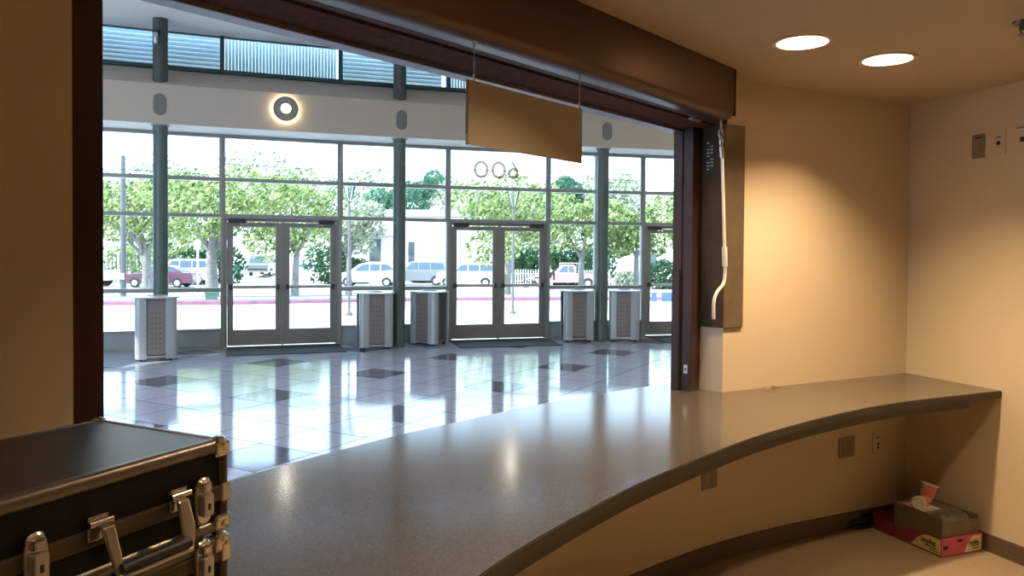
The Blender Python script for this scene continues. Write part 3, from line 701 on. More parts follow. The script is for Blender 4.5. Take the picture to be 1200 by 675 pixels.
def outlet(lb, F, t0, t1, z0, z1):
    p0 = F[0] + F[1] * ((t0 + t1) / 2); w = thing('wall_outlet', lb, 'outlet', (p0.x, p0.y, (z0 + z1) / 2), 'outlets below the counter')
    MB().fbox(F, t0, t1, 0, .007, z0, z1).build('cover', M['outletp'], w, bevel=.002)
    for c in (.28, .72):
        t = t0 + (t1 - t0) * c; MB().fbox(F, t - .018, t + .018, .005, .010, z0 + .02, z1 - .02).build('receptacle', M['plate'], w, bevel=.002)
outlet('almond double outlet plate under the counter, nearer the corner', (CORN, WA, V2(.443, -.896)), -.592, -.462, .437, .556) 
pk = V2(1.052, 4.012); tk = V2(.80, .60)
outlet('almond double outlet plate half hidden below the curved counter edge', (pk, tk, V2(.6, -.8)), -.062, .062, .405, .52)
pp = plate('wall_plate', 'cream data plate with two small black jacks under the counter by the corner', FK, -.298, -.218, .435, .565, M['wall'], [(-.256, .492, .007, .008, M['black']), (-.256, .470, .007, .008, M['black']), (-.256, .53, .02, .003, M['card'])], None)

# loop of wire on the counter at the wall
mb = MB(); mb.tube([(1.39, 4.185, CZ + .004), (1.40, 4.168, CZ + .012), (1.43, 4.160, CZ + .018), (1.455, 4.178, CZ + .012), (1.44, 4.197, CZ + .006), (1.47, 4.21, CZ + .004), (1.50, 4.218, CZ + .004)], .0018, 6)
mb.build('wire_scrap', M['copper'], label='thin copper coloured wire loop lying on the counter against the wall', cat='wire', org=(1.43, 4.18, CZ))

# ------------------------------------------------------------------ flight cases
CE = V2(-.44, -.898).normalized(); CS = V2(-.898, .44).normalized(); CF = (V2(-.483, 1.299), CE, CS)
def cp(x, y, z): p = CF[0] + CE * x + CS * y; return (p.x, p.y, z)
LX, LY = .60, .333
def rails_z(mb, z, r=.013):
    pts = [cp(r, r, z), cp(LX - r, r, z), cp(LX - r, LY - r, z), cp(r, LY - r, z)]
    for i in range(4): mb.tube([pts[i], pts[(i + 1) % 4]], r, 10)
def corner_ball(par, x, y, z, down=1):
    mb = MB(); sx = 1 if x < .1 else -1; sy = 1 if y < .1 else -1
    mb.sphere(cp(x + sx * .012, y + sy * .012, z - down * .012), .0165, 12, 8)
    mb.fbox(CF, x - .002 if sx > 0 else x - .030, x + .030 if sx > 0 else x + .002, y - .002 if sy > 0 else y - .03, y + .03 if sy > 0 else y + .002, min(z - down * .030, z - down * .004), max(z - down * .030, z - down * .004))
    mb.build('corner_cap', M['chrome'], par, bevel=.004)
def butterfly(par, x, z, h=.078):
    l = MB(); w = .034
    pts = []
    for q in range(24):
        a = q * 2 * PI / 24; pts.append((x + w / 2 * math.copysign(abs(math.cos(a)) ** .6, math.cos(a)), z + h / 2 * math.copysign(abs(math.sin(a)) ** .75, math.sin(a))))
    l.loft([[cp(a, -.001, b) for a, b in pts], [cp(a, -.007, b) for a, b in pts], [cp(x + (a - x) * .86, -.010, z + (b - z) * .92) for a, b in pts]])
    L = l.build('latch', M['chrome'], par, smooth=True)
    MB().fbox(CF, x - .011, x + .011, -.020, -.009, z - h * .30, z + h * .16).build('latch_tongue', M['steel'], L, bevel=.003)
    MB().fbox(CF, x - .009, x + .009, -.018, -.009, z + h * .20, z + h * .40).build('latch_hasp', M['chrome'], L, bevel=.003)
    k = MB().lathe([(.0035, -.021), (.0035, -.019)], (0, 0, 0), None, 10)
    MB().fbox(CF, x - .002, x + .002, -.0215, -.0195, z - .012, z - .002).build('key_slot', M['black'], L)
def make_case(z0, z1, zs, lb, handle):
    c = thing('flight_case', lb, 'equipment case', cp(LX / 2, LY / 2, z0), 'stacked equipment cases')
    MB().fbox(CF, .006, LX - .006, .006, LY - .006, z0 + .004, zs - .012).build('case_body', M['caseblk'], c)
    MB().fbox(CF, .006, LX - .006, .006, LY - .006, zs - .012, z1 - .006).build('case_lid', M['caseblk'], c)
    MB().fbox(CF, .016, LX - .016, .016, LY - .016, z1 - .008, z1 - .002).build('top_panel', M['casetop'], c)
    mb = MB(); rails_z(mb, z1 - .013); mb.build('top_trim', M['casetrim'], c, smooth=True)
    mb = MB(); rails_z(mb, z0 + .011, .011); mb.build('bottom_trim', M['casetrim'], c, smooth=True)
    MB().fbox(CF, 0, LX, 0, LY, zs - .013, zs + .013).build('seam_band', M['caseband'], c, bevel=.003)
    mb = MB()
    for x in (.008, LX - .008):
        for y in (.008, LY - .008): mb.tube([cp(x, y, z0 + .01), cp(x, y, z1 - .01)], .009, 10)
    mb.build('corner_trim', M['caseband'], c, smooth=True)
    for x in (0, LX):
        for y in (0, LY):
            corner_ball(c, x, y, z1); corner_ball(c, x, y, z0, -1)
    MB().fbox(CF, -.003, .018, -.003, .018, zs - .016, zs + .016).build('seam_cap', M['chrome'], c, bevel=.003)
    for x in (.060, .335, .52): butterfly(c, x, zs)
    return c
cs1 = make_case(1.172, 1.330, 1.238, 'black equipment case with bronze edges and carrying handle, on top of the other case', True)
cs2 = make_case(CZ, 1.168, 1.135, 'black equipment case on the counter underneath the case with the handle', False)
# handle on the upper case
for x, s1 in ((.108, 1), (.245, -1)):
    hp = MB().fbox(CF, x - .016, x + .016, -.006, -.001, 1.236, 1.272).build('handle_plate', M['chrome'], cs1, bevel=.002)
    MB().tube([cp(x - .018, -.010, 1.262), cp(x + .018, -.010, 1.262)], .0055, 10).build('handle_hinge', M['chrome'], hp, smooth=True)
    x = x + s1 * .004
    pr_ = [(x - .010, 1.258), (x + .010, 1.258), (x + .010 + s1 * .004, 1.215), (x + .006 + s1 * .006, 1.188), (x - .006 + s1 * .004, 1.185), (x - .012, 1.215)]
    MB().loft([[cp(a, -.014 - (1.26 - b) * .30, b) for a, b in pr_], [cp(a, -.022 - (1.26 - b) * .30, b) for a, b in pr_]]).build('handle_arm', M['chrome'], cs1, bevel=.003)
MB().tube([cp(.118, -.040, 1.196), cp(.235, -.040, 1.196)], .0085, 12).build('handle_grip', M['black'], cs1, smooth=True)
MB().tube([cp(.112, -.040, 1.184), cp(.241, -.040, 1.184)], .0045, 10).build('handle_bar', M['steel'], cs1, smooth=True)

# ------------------------------------------------------------------ things on the booth floor
BA = V2(2.350, 4.112); bx = V2(.938, .348).normalized(); by = V2(-.348, .938)
BF = (BA, bx, by); TW, TL, TH = .300, .470, .105
tr = thing('card_tray', 'pink and maroon printed cardboard tray with cream badges on the floor in the corner', 'tray box', (BA.x, BA.y, .004))
t_ = .005
MB().fbox(BF, 0, TW, 0, TL, .004, .010).build('tray_bottom', M['card'], tr)
MB().fbox(BF, 0, TW, 0, t_, .010, TH).build('front_wall', M['pink'], tr)
MB().fbox(BF, 0, TW, TL - t_, TL, .010, TH).build('back_wall', M['maroon'], tr)
MB().fbox(BF, 0, t_, t_, TL * .45, .010, TH).fbox(BF, 0, t_, TL * .45, TL - t_, .010, TH * .72).build('side_wall', M['maroon'], tr)
MB().fbox(BF, TW - t_, TW, t_, TL - t_, .010, TH).build('side_wall', M['maroon'], tr)
def badge(F, x0, x1, y, zb, zt, flip):
    mb = MB(); pts = [(x0, zb), (x1, zb)]
    n = 14
    arcp = [(x0 + (x1 - x0) * (q / n), zb + (zt - zb) * math.sin(PI / 2 * min(1, (q / n) * 1.7))) for q in range(n + 1)]
    if flip: arcp = [(x1 - (p[0] - x0), p[1]) for p in arcp][::-1]
    poly = [(x0, zb)] + [p for p in arcp if p[1] > zb + 1e-4] + [(x1, zb)]
    poly = [poly[0]] + sorted(poly[1:-1]) + [poly[-1]]
    A_ = []; B_ = []
    for a, z in poly:
        p = F[0] + F[1] * a + F[2] * y; A_.append((p.x, p.y, z)); p = F[0] + F[1] * a + F[2] * (y - .0015); B_.append((p.x, p.y, z))
    mb.loft([A_, B_]); return mb
badge(BF, .165, .292, 0, .014, .098, False).build('badge', M['cream'], tr)
SF = (BA + by * .0, by, bx)    # frame running along the long side; y = into the box
b2 = badge(SF, .008, .20, 0, .014, .098, True); b2.build('badge', M['cream'], tr)
MB().fbox(BF, .01, .045, -.0015, 0, .045, .065).fbox(BF, .115, .15, -.0015, 0, .075, .09).build('print_mark', M['ink'], tr)
def word(body, F, x, z, size, sgn, par, m):
    cu = bpy.data.curves.new('printed_word', 'FONT'); cu.body = body; cu.size = size; cu.extrude = .0006; cu.offset = .001
    tmp = bpy.data.objects.new('tmp', cu); COL.objects.link(tmp); dg = bpy.context.evaluated_depsgraph_get()
    me = bpy.data.meshes.new_from_object(tmp.evaluated_get(dg)); bpy.data.objects.remove(tmp)
    ex = Vector((F[1].x, F[1].y, 0)) * sgn; n = Vector((F[2].x, F[2].y, 0)) * -1; o0 = Vector((F[0].x + F[1].x * x, F[0].y + F[1].y * x, z)) + n * .0022 - Vector(par['_o'])
    for v in me.vertices: v.co = o0 + ex * v.co.x + Vector((0, 0, 1)) * v.co.y + n * v.co.z
    me.materials.clear(); me.materials.append(m)
    o = bpy.data.objects.new('printed_word', me); COL.objects.link(o); o.parent = par
word('mylta', BF, .200, .052, .034, 1, tr, M['ink'])
word('mylta', SF, .130, .052, .042, -1, tr, M['ink'])
MB().fbox(BF, .21, .28, -.0025, -.001, .040, .045).fbox(BF, .225, .275, -.0025, -.001, .026, .031).fbox(SF, .03, .11, -.0025, -.001, .038, .043).fbox(SF, .02, .08, -.0025, -.001, .024, .029).build('print_line', M['ink'], tr)
# carton in the tray
cb_ = thing('cardboard_carton', 'brown cardboard carton with a printed paper on top, sitting in the pink tray', 'box', (BA.x, BA.y, .012))
c0, c1, d0, d1, e0, e1 = .012, .285, .012, .33, .0105, .205
mb = MB().fbox(BF, c0, c0 + .006, d0, d1, e0, e1 + .004).fbox(BF, c1 - .006, c1, d0, d1, e0, e1).fbox(BF, c0, c1, d0, d0 + .006, e0, e1 - .02).fbox(BF, c0, c1, d1 - .006, d1, e0, e1).fbox(BF, c0, c1, d0, d1, e0, e0 + .006)
mb.build('carton_wall', M['card'], cb_)
MB().fbox(BF, c0 + .004, c1, d0 + .10, d1, e1 - .008, e1 - .002).build('top_flap', M['card'], cb_)
MB().fbox(BF, c0 + .03, c0 + .16, d0 + .14, d1 - .03, e1 - .002, e1).build('paper_sheet', M['paper'], cb_)
MB().fbox(BF, c0 + .05, c0 + .06, d0 + .15, d1 - .04, e1, e1 + .001).fbox(BF, c0 + .08, c0 + .13, d0 + .16, d0 + .165, e1, e1 + .001).build('printed_stripe', M['maroon'], cb_)
# crumpled bag bulging from the carton end
mb = MB(); rings = []
for i in range(9):
    t = i / 8; ring = []
    for q in range(12):
        a = q * PI * 2 / 12; r = .052 + .010 * math.sin(q * 2.3 + i * 1.7)
        p = BF[0] + BF[1] * (c0 + .03 + t * (c1 - c0 - .06)) + BF[2] * (d0 + .065 + math.cos(a) * r * 1.1); ring.append((p.x, p.y, e1 - .045 + math.sin(a) * r * (.9 + .12 * math.sin(i * 2.1)) * (1 if 0 < i < 8 else .4)))
    rings.append(ring)
mb.loft(rings); mb.build('plastic_bag', M['plastic'], label='crumpled grey plastic bag stuffed in the end of the carton', cat='bag', smooth=True, org=(BA.x + .1, BA.y + .1, .1))
# paper cups
def cup(loc, axis, r0, r1, h, lb, m1, lidded):
    z = Vector(axis).normalized(); x_ = z.orthogonal().normalized(); y_ = z.cross(x_); R = Matrix((x_, y_, z)).transposed()
    c = thing('paper_cup', lb, 'cup', loc, 'paper cups on the carton')
    MB().lathe([(r0, 0), (r1, h), (r1 - .003, h), (r0 - .002, .006)], loc, R, 24).build('cup_wall', m1, c, smooth=True)
    if lidded: MB().lathe([(r1 + .004, h - .006), (r1 + .005, h + .003), (r1 - .006, h + .010), (r1 - .010, h + .006)], loc, R, 24).build('lid', M['lid'], c, smooth=True)
    else: MB().ring(r1 - .002, r1 + .0035, h - .004, h + .003, loc, R, 24).build('rim', M['lid'], c, smooth=True)
pc = BF[0] + BF[1] * .165 + BF[2] * .255
cup((pc.x, pc.y, .2155), (.30, .05, 1), .031, .044, .105, 'red and pink paper cup leaning on top of the carton', M['cupred'], False)
pc = BF[0] + BF[1] * .060 + BF[2] * .20
cup((pc.x + .06, pc.y + .045, .238), (-.80, -.62, -.02), .027, .038, .085, 'small white-lidded paper cup lying on the carton', M['cupred'], True)
# shoe
sh_ = thing('rubber_clog', 'black rubber clog lying against the base of the curved wall', 'shoe', (2.14, 4.60, .004))
mb = MB(); rings = []; dirn = V2(.955, .29); side = V2(-.29, .955)
for i in range(13):
    t = i / 12; wd_ = .046 * (math.sin(PI * min(1, t * 1.05 + .06)) ** .45) * (1 - .18 * t); hh = (.040 if t < .45 else .040 + .022 * math.sin((t - .45) / .55 * PI)) * (math.sin(PI * min(.98, t * .96 + .03)) ** .5)
    c = V2(2.005, 4.55) + dirn * (.265 * t); ring = []
    for q in range(14):
        a = q * 2 * PI / 14; ring.append((c.x + side.x * wd_ * math.cos(a), c.y + side.y * wd_ * math.cos(a), .022 + hh * .5 + hh * .55 * math.sin(a)))
    rings.append(ring)
mb.loft(rings); up = mb.build('upper', M['shoe'], sh_, smooth=True)
pts = []
for q in range(24):
    a = q * 2 * PI / 24; p = V2(2.138, 4.590) + dirn * (.138 * math.cos(a)) + side * (.048 * math.sin(a)) * (1 + .1 * math.cos(2 * a)); pts.append((p.x, p.y))
MB().prism(pts, .004, .022).build('sole', M['black'], sh_)
mb = MB(); mb.tube([(2.16, 4.555, .05), (2.215, 4.575, .075), (2.225, 4.615, .082), (2.18, 4.648, .055)], .008, 8); mb.build('heel_strap', M['shoe'], sh_, smooth=True)

# ================================================================== outside
def gz(y):
    for (a, za), (b, zb) in zip(GP[:-1], GP[1:]):
        if a <= y <= b: return za + (zb - za) * (y - a) / (b - a)
    return GP[-1][1]
GP = [(9, -.02), (16, -.02), (50, -1.02), (64, -1.02), (72, -.42), (160, -.42)]
def strip_y(name, y0, y1, m, x0=-110, x1=70, dz=0., skew=0.):
    ys = [y0] + [y for y, _ in GP if y0 < y < y1] + [y1]
    mb = MB(); mb.loft([[(x0, y + skew * x0, gz(y) + dz), (x1, y + skew * x1, gz(y) + dz), (x1, y + skew * x1, gz(y) + dz - .25), (x0, y + skew * x0, gz(y) + dz - .25)] for y in ys])
    return struct(name, mb, m)
# forecourt follows the facade line so that nothing pokes into the lobby
fp = [(*noff(i, -.07),) for i in range(len(W))]
mb = MB(); mb.loft([[(-60, 6), (-60, 30)], *[[tuple(p), (p[0], 30)] for p in fp], [(60, 20), (60, 30)]], False, False) if False else None
mb = MB(); rows = [(-60., 4.)] + fp + [(60., 19.)]
for (xa, ya), (xb, yb) in zip(rows[:-1], rows[1:]):
    mb.add([(xa, ya, -.02), (xb, yb, -.02), (xb, 20, -.02 if False else gz(20)), (xa, 20, gz(20))], [(0, 1, 2, 3)])
struct('ground_forecourt', mb, M['paving'])
strip_y('ground_plaza', 20, 26.4, M['paving'])
strip_y('ground_road', 26.4, 64, M['asphalt'], dz=-.0)
strip_y('ground_far', 64, 160, M['paving'])
# kerbed island with the red-painted kerb
def island(pts_n, pts_f, z):
    return pts_n + pts_f[::-1]
kn = [(-40, 21.5), (-20, 25.0), (-14.4, 27.1), (-9.98, 28.7), (-3.8, 33.8), (4, 36.5), (20, 39), (40, 41)]
kf = [(-40, 30.5), (-20, 33.2), (-14.0, 34.3), (-9.5, 37.2), (-3.0, 40.5), (4, 43), (20, 45.5), (40, 47)]
mb = MB(); mb.loft([[(x, y, gz(y) + .12), (x2, y2, gz(y2) + .12), (x2, y2, gz(y2) - .1), (x, y, gz(y) - .1)] for (x, y), (x2, y2) in zip(kn, kf)])
struct('ground_island', mb, M['planter'])
mb = MB(); mb.loft([[(x, y - .16, gz(y) + .14), (x, y + .0, gz(y) + .14), (x, y + .0, gz(y) - .1), (x, y - .16, gz(y) - .1)] for x, y in kn])
mb.build('street_kerb', M['redcurb'], label='long faded red painted kerb across the forecourt', cat='kerb')
mb = MB(); mb.loft([[(x, y, gz(y) + .15), (x2, y2, gz(y2) + .13), (x2, y2, gz(y2) + .0), (x, y, gz(y) + .0)] for (x, y), (x2, y2) in zip([(a, b + 2.6) for a, b in kn], [(a, b + 4.6) for a, b in kn])])
struct('ground_walk', mb, M['paving'])

# ---- trees
def leaf_cloud(blobs, count, size, rnd, flat=.75):
    mb = MB(); vol = [b[3] ** 2 for b in blobs]; tot = sum(vol)
    for b, v in zip(blobs, vol):
        for _ in range(int(count * v / tot)):
            while True:
                d = Vector((rnd.uniform(-1, 1), rnd.uniform(-1, 1), rnd.uniform(-1, 1)))
                if .05 < d.length <= 1: break
            d = d.normalized() * (d.length ** .45)
            p = Vector(b[:3]) + Vector((d.x, d.y, d.z * flat)) * b[3]
            a = Vector((rnd.gauss(0, 1), rnd.gauss(0, 1), rnd.gauss(0, 1))).normalized(); c = a.orthogonal().normalized(); e = a.cross(c)
            s = size * rnd.uniform(.6, 1.3)
            mb.add([p - c * s, p - e * s * .55, p + c * s, p + e * s * .55], [(0, 1, 2, 3)])
    return mb
def crown(seed, R, Hc, n, count, size, loc0):
    rnd = random.Random(seed); bl = [(0, 0, loc0 + Hc * .5, R * .62)]
    for i in range(n):
        a = rnd.uniform(0, 2 * PI); r = R * rnd.uniform(.35, .85); bl.append((r * math.cos(a), r * math.sin(a), loc0 + Hc * rnd.uniform(.1, .95), R * rnd.uniform(.24, .42)))
    return leaf_cloud(bl, count, size, rnd)
def trunk_mb(h, r, seed, lean=.0, forks=4, R=2.0, top=1.5):
    rnd = random.Random(seed); mb = MB()
    mb.tube([(0, 0, 0), (lean * .3, .02, h * .4), (lean, .0, h)], [r * 1.35, r, r * .85], 12)
    for i in range(forks):
        a = i * 2 * PI / forks + rnd.uniform(-.5, .5); q = R * rnd.uniform(.4, .75)
        mb.tube([(lean, 0, h * .92), (lean + q * .45 * math.cos(a), q * .45 * math.sin(a), h + top * .45), (lean + q * math.cos(a), q * math.sin(a), h + top)], [r * .62, r * .4, r * .15], 8)
    return mb
def tree(label, x, y, th, tr_, R, Hc, leaf, seed, group, count=4200, size=.13, name='street_tree', forks=5, lean=0., twin=False):
    t = thing(name, label, 'tree', (x, y, gz(y) + (.0)), group)
    t['_o'] = (0, 0, 0)
    tk = trunk_mb(th, tr_, seed, lean, forks, R, Hc * .6)
    if twin: tk2 = trunk_mb(th * .9, tr_ * .8, seed + 5, -.5, forks, R, Hc * .6); tk.add([(vx + .25, vy, vz) for vx, vy, vz in tk2.v], tk2.f)
    tk.build('trunk', M['bark'], t, smooth=True)
    crown(seed, R, Hc, 11, count, size, th * .93).build('foliage', M[leaf], t)
    return t
G = 'street trees beyond the forecourt'
tree('leafy street tree with a forked pale trunk left of the first column', -21.6, 45.0, 2.6, .24, 4.0, 4.6, 'leafA', 1, G, 6000, .14, twin=True)
tree('leafy street tree with a thick pale trunk left of the left doors', -15.0, 38.0, 2.35, .28, 3.4, 4.3, 'leafA', 2, G, 5600, .12)
tree('leafy street tree whose pale trunk shows in the right leaf of the left doors', -10.45, 36.6, 2.35, .17, 3.1, 3.7, 'leafA', 3, G, 5200, .11, lean=.1)
tree('leafy street tree just right of the left doors, beside the lamp post', -9.0, 42.0, 2.2, .15, 2.2, 2.9, 'leafB', 4, G, 3200, .13)
tree('leafy street tree with a pale trunk seen through the middle doors', -.30, 41.0, 2.35, .20, 3.2, 3.9, 'leafA', 5, G, 5200, .12, lean=.15)
tree('leafy street tree behind the red pickup, left of the right column', 4.2, 46.0, 2.4, .17, 3.1, 3.7, 'leafA', 6, G, 4600, .14)
tree('leafy street tree right of the right column', 7.6, 46.5, 2.5, .17, 2.4, 3.3, 'leafA', 7, G, 3800, .14)
tree('leafy street tree seen above the right-hand door', 10.3, 44.0, 2.6, .17, 2.5, 3.5, 'leafA', 8, G, 3800, .13)
tree('leafy street tree at the far left edge of the view, before the fence', -26.8, 45.5, 2.3, .2, 2.9, 3.9, 'leafA', 9, G, 4200, .15)
G2 = 'taller trees beyond the street'
for i, (x, y, h, R, Hc, lf, lb) in enumerate([
    (-41, 82, 3, 6.5, 8.4, 'leafB', 'tall pale tree crown at the far left behind the utility pole'),
    (-29.5, 90, 3, 8.0, 9.6, 'leafB', 'tall pale tree crown above the left double doors'),
    (-19.6, 90, 3, 5.6, 8.2, 'leafB', 'pale rounded tree crown above the right leaf of the left doors'),
    (-11.2, 80, 3.5, 4.2, 7.4, 'leafD', 'tall blue-green evergreen crown left of the middle column'),
    (-5.4, 88, 3, 5.0, 7.6, 'leafB', 'tall pale tree crown right of the middle column'),
    (.6, 86, 3, 5.0, 7.4, 'leafB', 'pale tree crown behind the street number'),
    (4.4, 82, 3.2, 3.4, 7.2, 'leafD', 'tall blue-green tree crown left of the right column'),
    (10.5, 84, 3, 5.0, 7.2, 'leafB', 'pale tree crown right of the right column'),
    (17, 84, 3, 5.4, 7.0, 'leafB', 'tall pale tree crown over the right-hand door')]):
    tree(lb, x, y, h, .3, R, Hc, lf, 20 + i, G2, 4200, .24, name='tall_tree')
def shrub(label, x, y, w, h, dpt, leaf, seed, count=2200, size=.17, name='hedge', cat='hedge', group='hedges and bushes across the street'):
    rnd = random.Random(seed); t = thing(name, label, cat, (x, y, gz(y)), group); t['_o'] = (0, 0, 0)
    bl = []; n = max(3, int(w / .8))
    for i in range(n): bl.append((-w / 2 + w * (i + .5) / n, rnd.uniform(-.2, .2) * dpt, h * rnd.uniform(.40, .55), h * rnd.uniform(.45, .60)))
    leaf_cloud(bl, count, size, rnd, 1.).build('foliage', M[leaf], t)
    MB().tube([(0, 0, 0), (.05, 0, h * .35), (.0, .03, h * .7)], [.09, .07, .03], 8).build('stem', M['bark'], t)
shrub('dark green hedge behind the picket fence, seen through the middle doors', 1.5, 62.5, 4.2, 3.0, 1.5, 'leafC', 41, 4200)
shrub('dark green hedge behind the red pickup', 5.2, 63.5, 4.6, 3.2, 1.5, 'leafC', 42, 4200)
shrub('dark green hedge behind the burgundy car', -24.6, 61.5, 3.6, 3.0, 1.5, 'leafC', 43, 3000)
shrub('dark green bush at the driveway side, right of the left doors', -14.6, 62, 1.3, 3.4, 1.2, 'leafC', 44, 1800)
shrub('small pointed bush in front of the white house', -12.9, 63.2, 1.1, 2.3, .8, 'leafC', 45, 1300)
shrub('low clipped bush below the house window behind the silver minivan', -7.3, 64.5, 2.2, 1.6, .8, 'leafC', 46, 1300)
shrub('pale flowering bush seen right of the right column', 9.0, 58, 1.7, 1.3, .8, 'leafB', 47, 1300)
shrub('dark narrow bush seen through the right-hand door', 11.3, 57, .9, 2.2, .7, 'leafC', 48, 1100)
shrub('leafy bushes at the far left behind the dark fence', -31, 64, 6, 3.3, 1.5, 'leafA', 49, 4000, .14)

# ---- buildings
def building(label, x0, x1, y, dpt, zt, wins, name='house', roof=None, base=None):
    z0 = gz(y) - .1
    b = thing(name, label, 'building', ((x0 + x1) / 2, y, z0))
    MB().box(((x0 + x1) / 2, y + dpt / 2, (z0 + zt) / 2), (x1 - x0, dpt, zt - z0)).build('wall', M['stucco'], b)
    MB().box(((x0 + x1) / 2, y + dpt / 2, zt + .08), (x1 - x0 + .2, dpt + .2, .16)).build('parapet', M['stucco'], b)
    for (a, c, d, e) in wins:
        f = MB().box(((a + c) / 2, y - .03, (d + e) / 2), (c - a + .16, .08, e - d + .16)).build('window', M['whitepaint'], b)
        MB().box(((a + c) / 2, y - .075, (d + e) / 2), (c - a, .02, e - d)).build('pane', M['darkwin'], f)
    return b
H1 = building('white stucco house with a purple-grey tiled roof behind the white car', -13.0, -2.6, 66, 9, 4.6, [(-12.35, -11.35, .75, 2.70), (-9.0, -8.45, .6, 2.5)])
mb = MB(); mb.add([(-13.0, 65.0, 2.95), (-10.2, 65.0, 2.95), (-11.2, 66.1, 3.75), (-13.0, 66.1, 3.75), (-13.0, 65.0, 2.85), (-10.2, 65.0, 2.85), (-11.2, 66.1, 3.65), (-13.0, 66.1, 3.65)], [(0, 1, 2, 3), (7, 6, 5, 4), (0, 4, 5, 1), (1, 5, 6, 2), (2, 6, 7, 3), (3, 7, 4, 0)])
mb.build('tiled_roof', M['rooftile'], H1)
mb = MB(); mb.add([(-12.8, 65.9, 4.6), (-3.0, 65.9, 4.6), (-4.0, 68, 5.3), (-11.8, 68, 5.3)], [(0, 1, 2, 3)]); o = mb.build('upper_roof', M['rooftile'], H1); s_ = o.modifiers.new('s', 'SOLIDIFY'); s_.thickness = .1
H2 = building('long white garage building beyond the driveway', -34.0, -15.4, 76, 4, 2.95, [], name='garage')
MB().box((-20.3, 75.95, 1.25), (2.1, .1, 2.2)).build('garage_door', M['whitepaint'], H2)
MB().box((-20.3, 75.88, .16), (2.3, .1, .24)).build('door_sill', M['blueboard'], H2)
H3 = building('white low building seen through the right-hand door', 10.4, 22, 68, 8, 3.6, [(12.3, 12.9, .4, 1.6)], name='house')
H4 = building('pinkish white building behind the white van', -3.2, -.6, 74, 6, 3.0, [(-2.7, -2.2, .6, 1.9)], name='house')

# ---- fences
f_ = thing('metal_fence', 'dark metal fence at the far left behind the white pickup', 'fence', (-31, 60, gz(60)))
MB().box((-31.5, 60, 1.15), (9, .05, .06)).box((-31.5, 60, .60), (9, .05, .06)).box((-31.5, 60, -.7), (9, .05, .06)).build('rail', M['darkfence'], f_)
for i in range(31): MB().box((-36 + i * .3, 60, .1), (.05, .04, 2.4)).build('picket', M['darkfence'], f_)
for lb, xa, xb in (('white picket fence behind the motorcycle', -.9, 2.4), ('white picket fence just right of the right column', 5.8, 7.9)):
    f_ = thing('picket_fence', lb, 'fence', ((xa + xb) / 2, 61, gz(61)), 'white picket fences')
    MB().box(((xa + xb) / 2, 61.03, -.05), (xb - xa, .04, .07)).box(((xa + xb) / 2, 61.03, -.65), (xb - xa, .04, .07)).build('rail', M['whitepaint'], f_)
    n = int((xb - xa) / .2)
    for i in range(n + 1):
        x = xa + i * .2; mb = MB(); mb.add([(x - .05, 60.98, -1.0), (x + .05, 60.98, -1.0), (x + .05, 60.98, .2), (x, 60.98, .32), (x - .05, 60.98, .2), (x - .05, 61.0, -1.0), (x + .05, 61.0, -1.0), (x + .05, 61.0, .2), (x, 61.0, .32), (x - .05, 61.0, .2)],
            [(0, 1, 2, 3, 4), (9, 8, 7, 6, 5), (0, 5, 6, 1), (1, 6, 7, 2), (2, 7, 8, 3), (3, 8, 9, 4), (4, 9, 5, 0)]); mb.build('picket', M['whitepaint'], f_)

# ---- vehicles
def inset_poly(P, k, c):
    return [(c[0] + (x - c[0]) * k, c[1] + (z - c[1]) * k) for x, z in P]
STY = {
 'sedan': dict(body=[(-.5, .30), (-.495, .48), (-.47, .60), (-.30, .655), (-.20, .67), (.30, .69), (.47, .70), (.497, .55), (.5, .32), (.48, .20), (-.48, .18)], cab=[(-.235, .655), (-.10, .96), (-.04, 1.0), (.10, 1.0), (.18, .96), (.36, .69)], win=[[(-.165, .70), (-.075, .93), (.015, .95), (.015, .70)], [(.03, .70), (.03, .95), (.115, .95), (.16, .92), (.27, .72)]], wheels=(-.315, .285), wr=.215),
 'hatch': dict(body=[(-.5, .25), (-.497, .45), (-.46, .56), (-.27, .62), (.30, .64), (.49, .62), (.5, .30), (.48, .19), (-.48, .17)], cab=[(-.31, .60), (-.14, .93), (-.03, 1.0), (.30, .99), (.40, .93), (.485, .62)], win=[[(-.225, .64), (-.10, .91), (.02, .94), (.02, .64)], [(.035, .64), (.035, .94), (.19, .94), (.19, .65)], [(.205, .65), (.205, .94), (.32, .92), (.42, .70)]], wheels=(-.32, .30), wr=.185),
 'suv': dict(body=[(-.5, .26), (-.495, .50), (-.46, .60), (-.24, .64), (.48, .65), (.5, .55), (.5, .28), (.48, .20), (-.48, .18)], cab=[(-.255, .62), (-.13, .95), (-.05, 1.0), (.43, .99), (.49, .62)], win=[[(-.18, .66), (-.10, .92), (.01, .94), (.01, .66)], [(.025, .66), (.025, .94), (.20, .94), (.20, .66)], [(.215, .66), (.215, .94), (.41, .92), (.44, .67)]], wheels=(-.32, .30), wr=.19),
 'pickup': dict(body=[(-.5, .28), (-.495, .52), (-.46, .62), (-.24, .66), (.10, .66), (.10, .63), (.495, .62), (.5, .30), (.48, .24), (-.48, .20)], cab=[(-.235, .64), (-.13, .95), (-.08, 1.0), (.06, 1.0), (.10, .95), (.105, .64)], win=[[(-.165, .68), (-.095, .93), (-.025, .95), (-.025, .68)], [(-.01, .68), (-.01, .95), (.055, .95), (.075, .68)]], wheels=(-.33, .28), wr=.20),
}
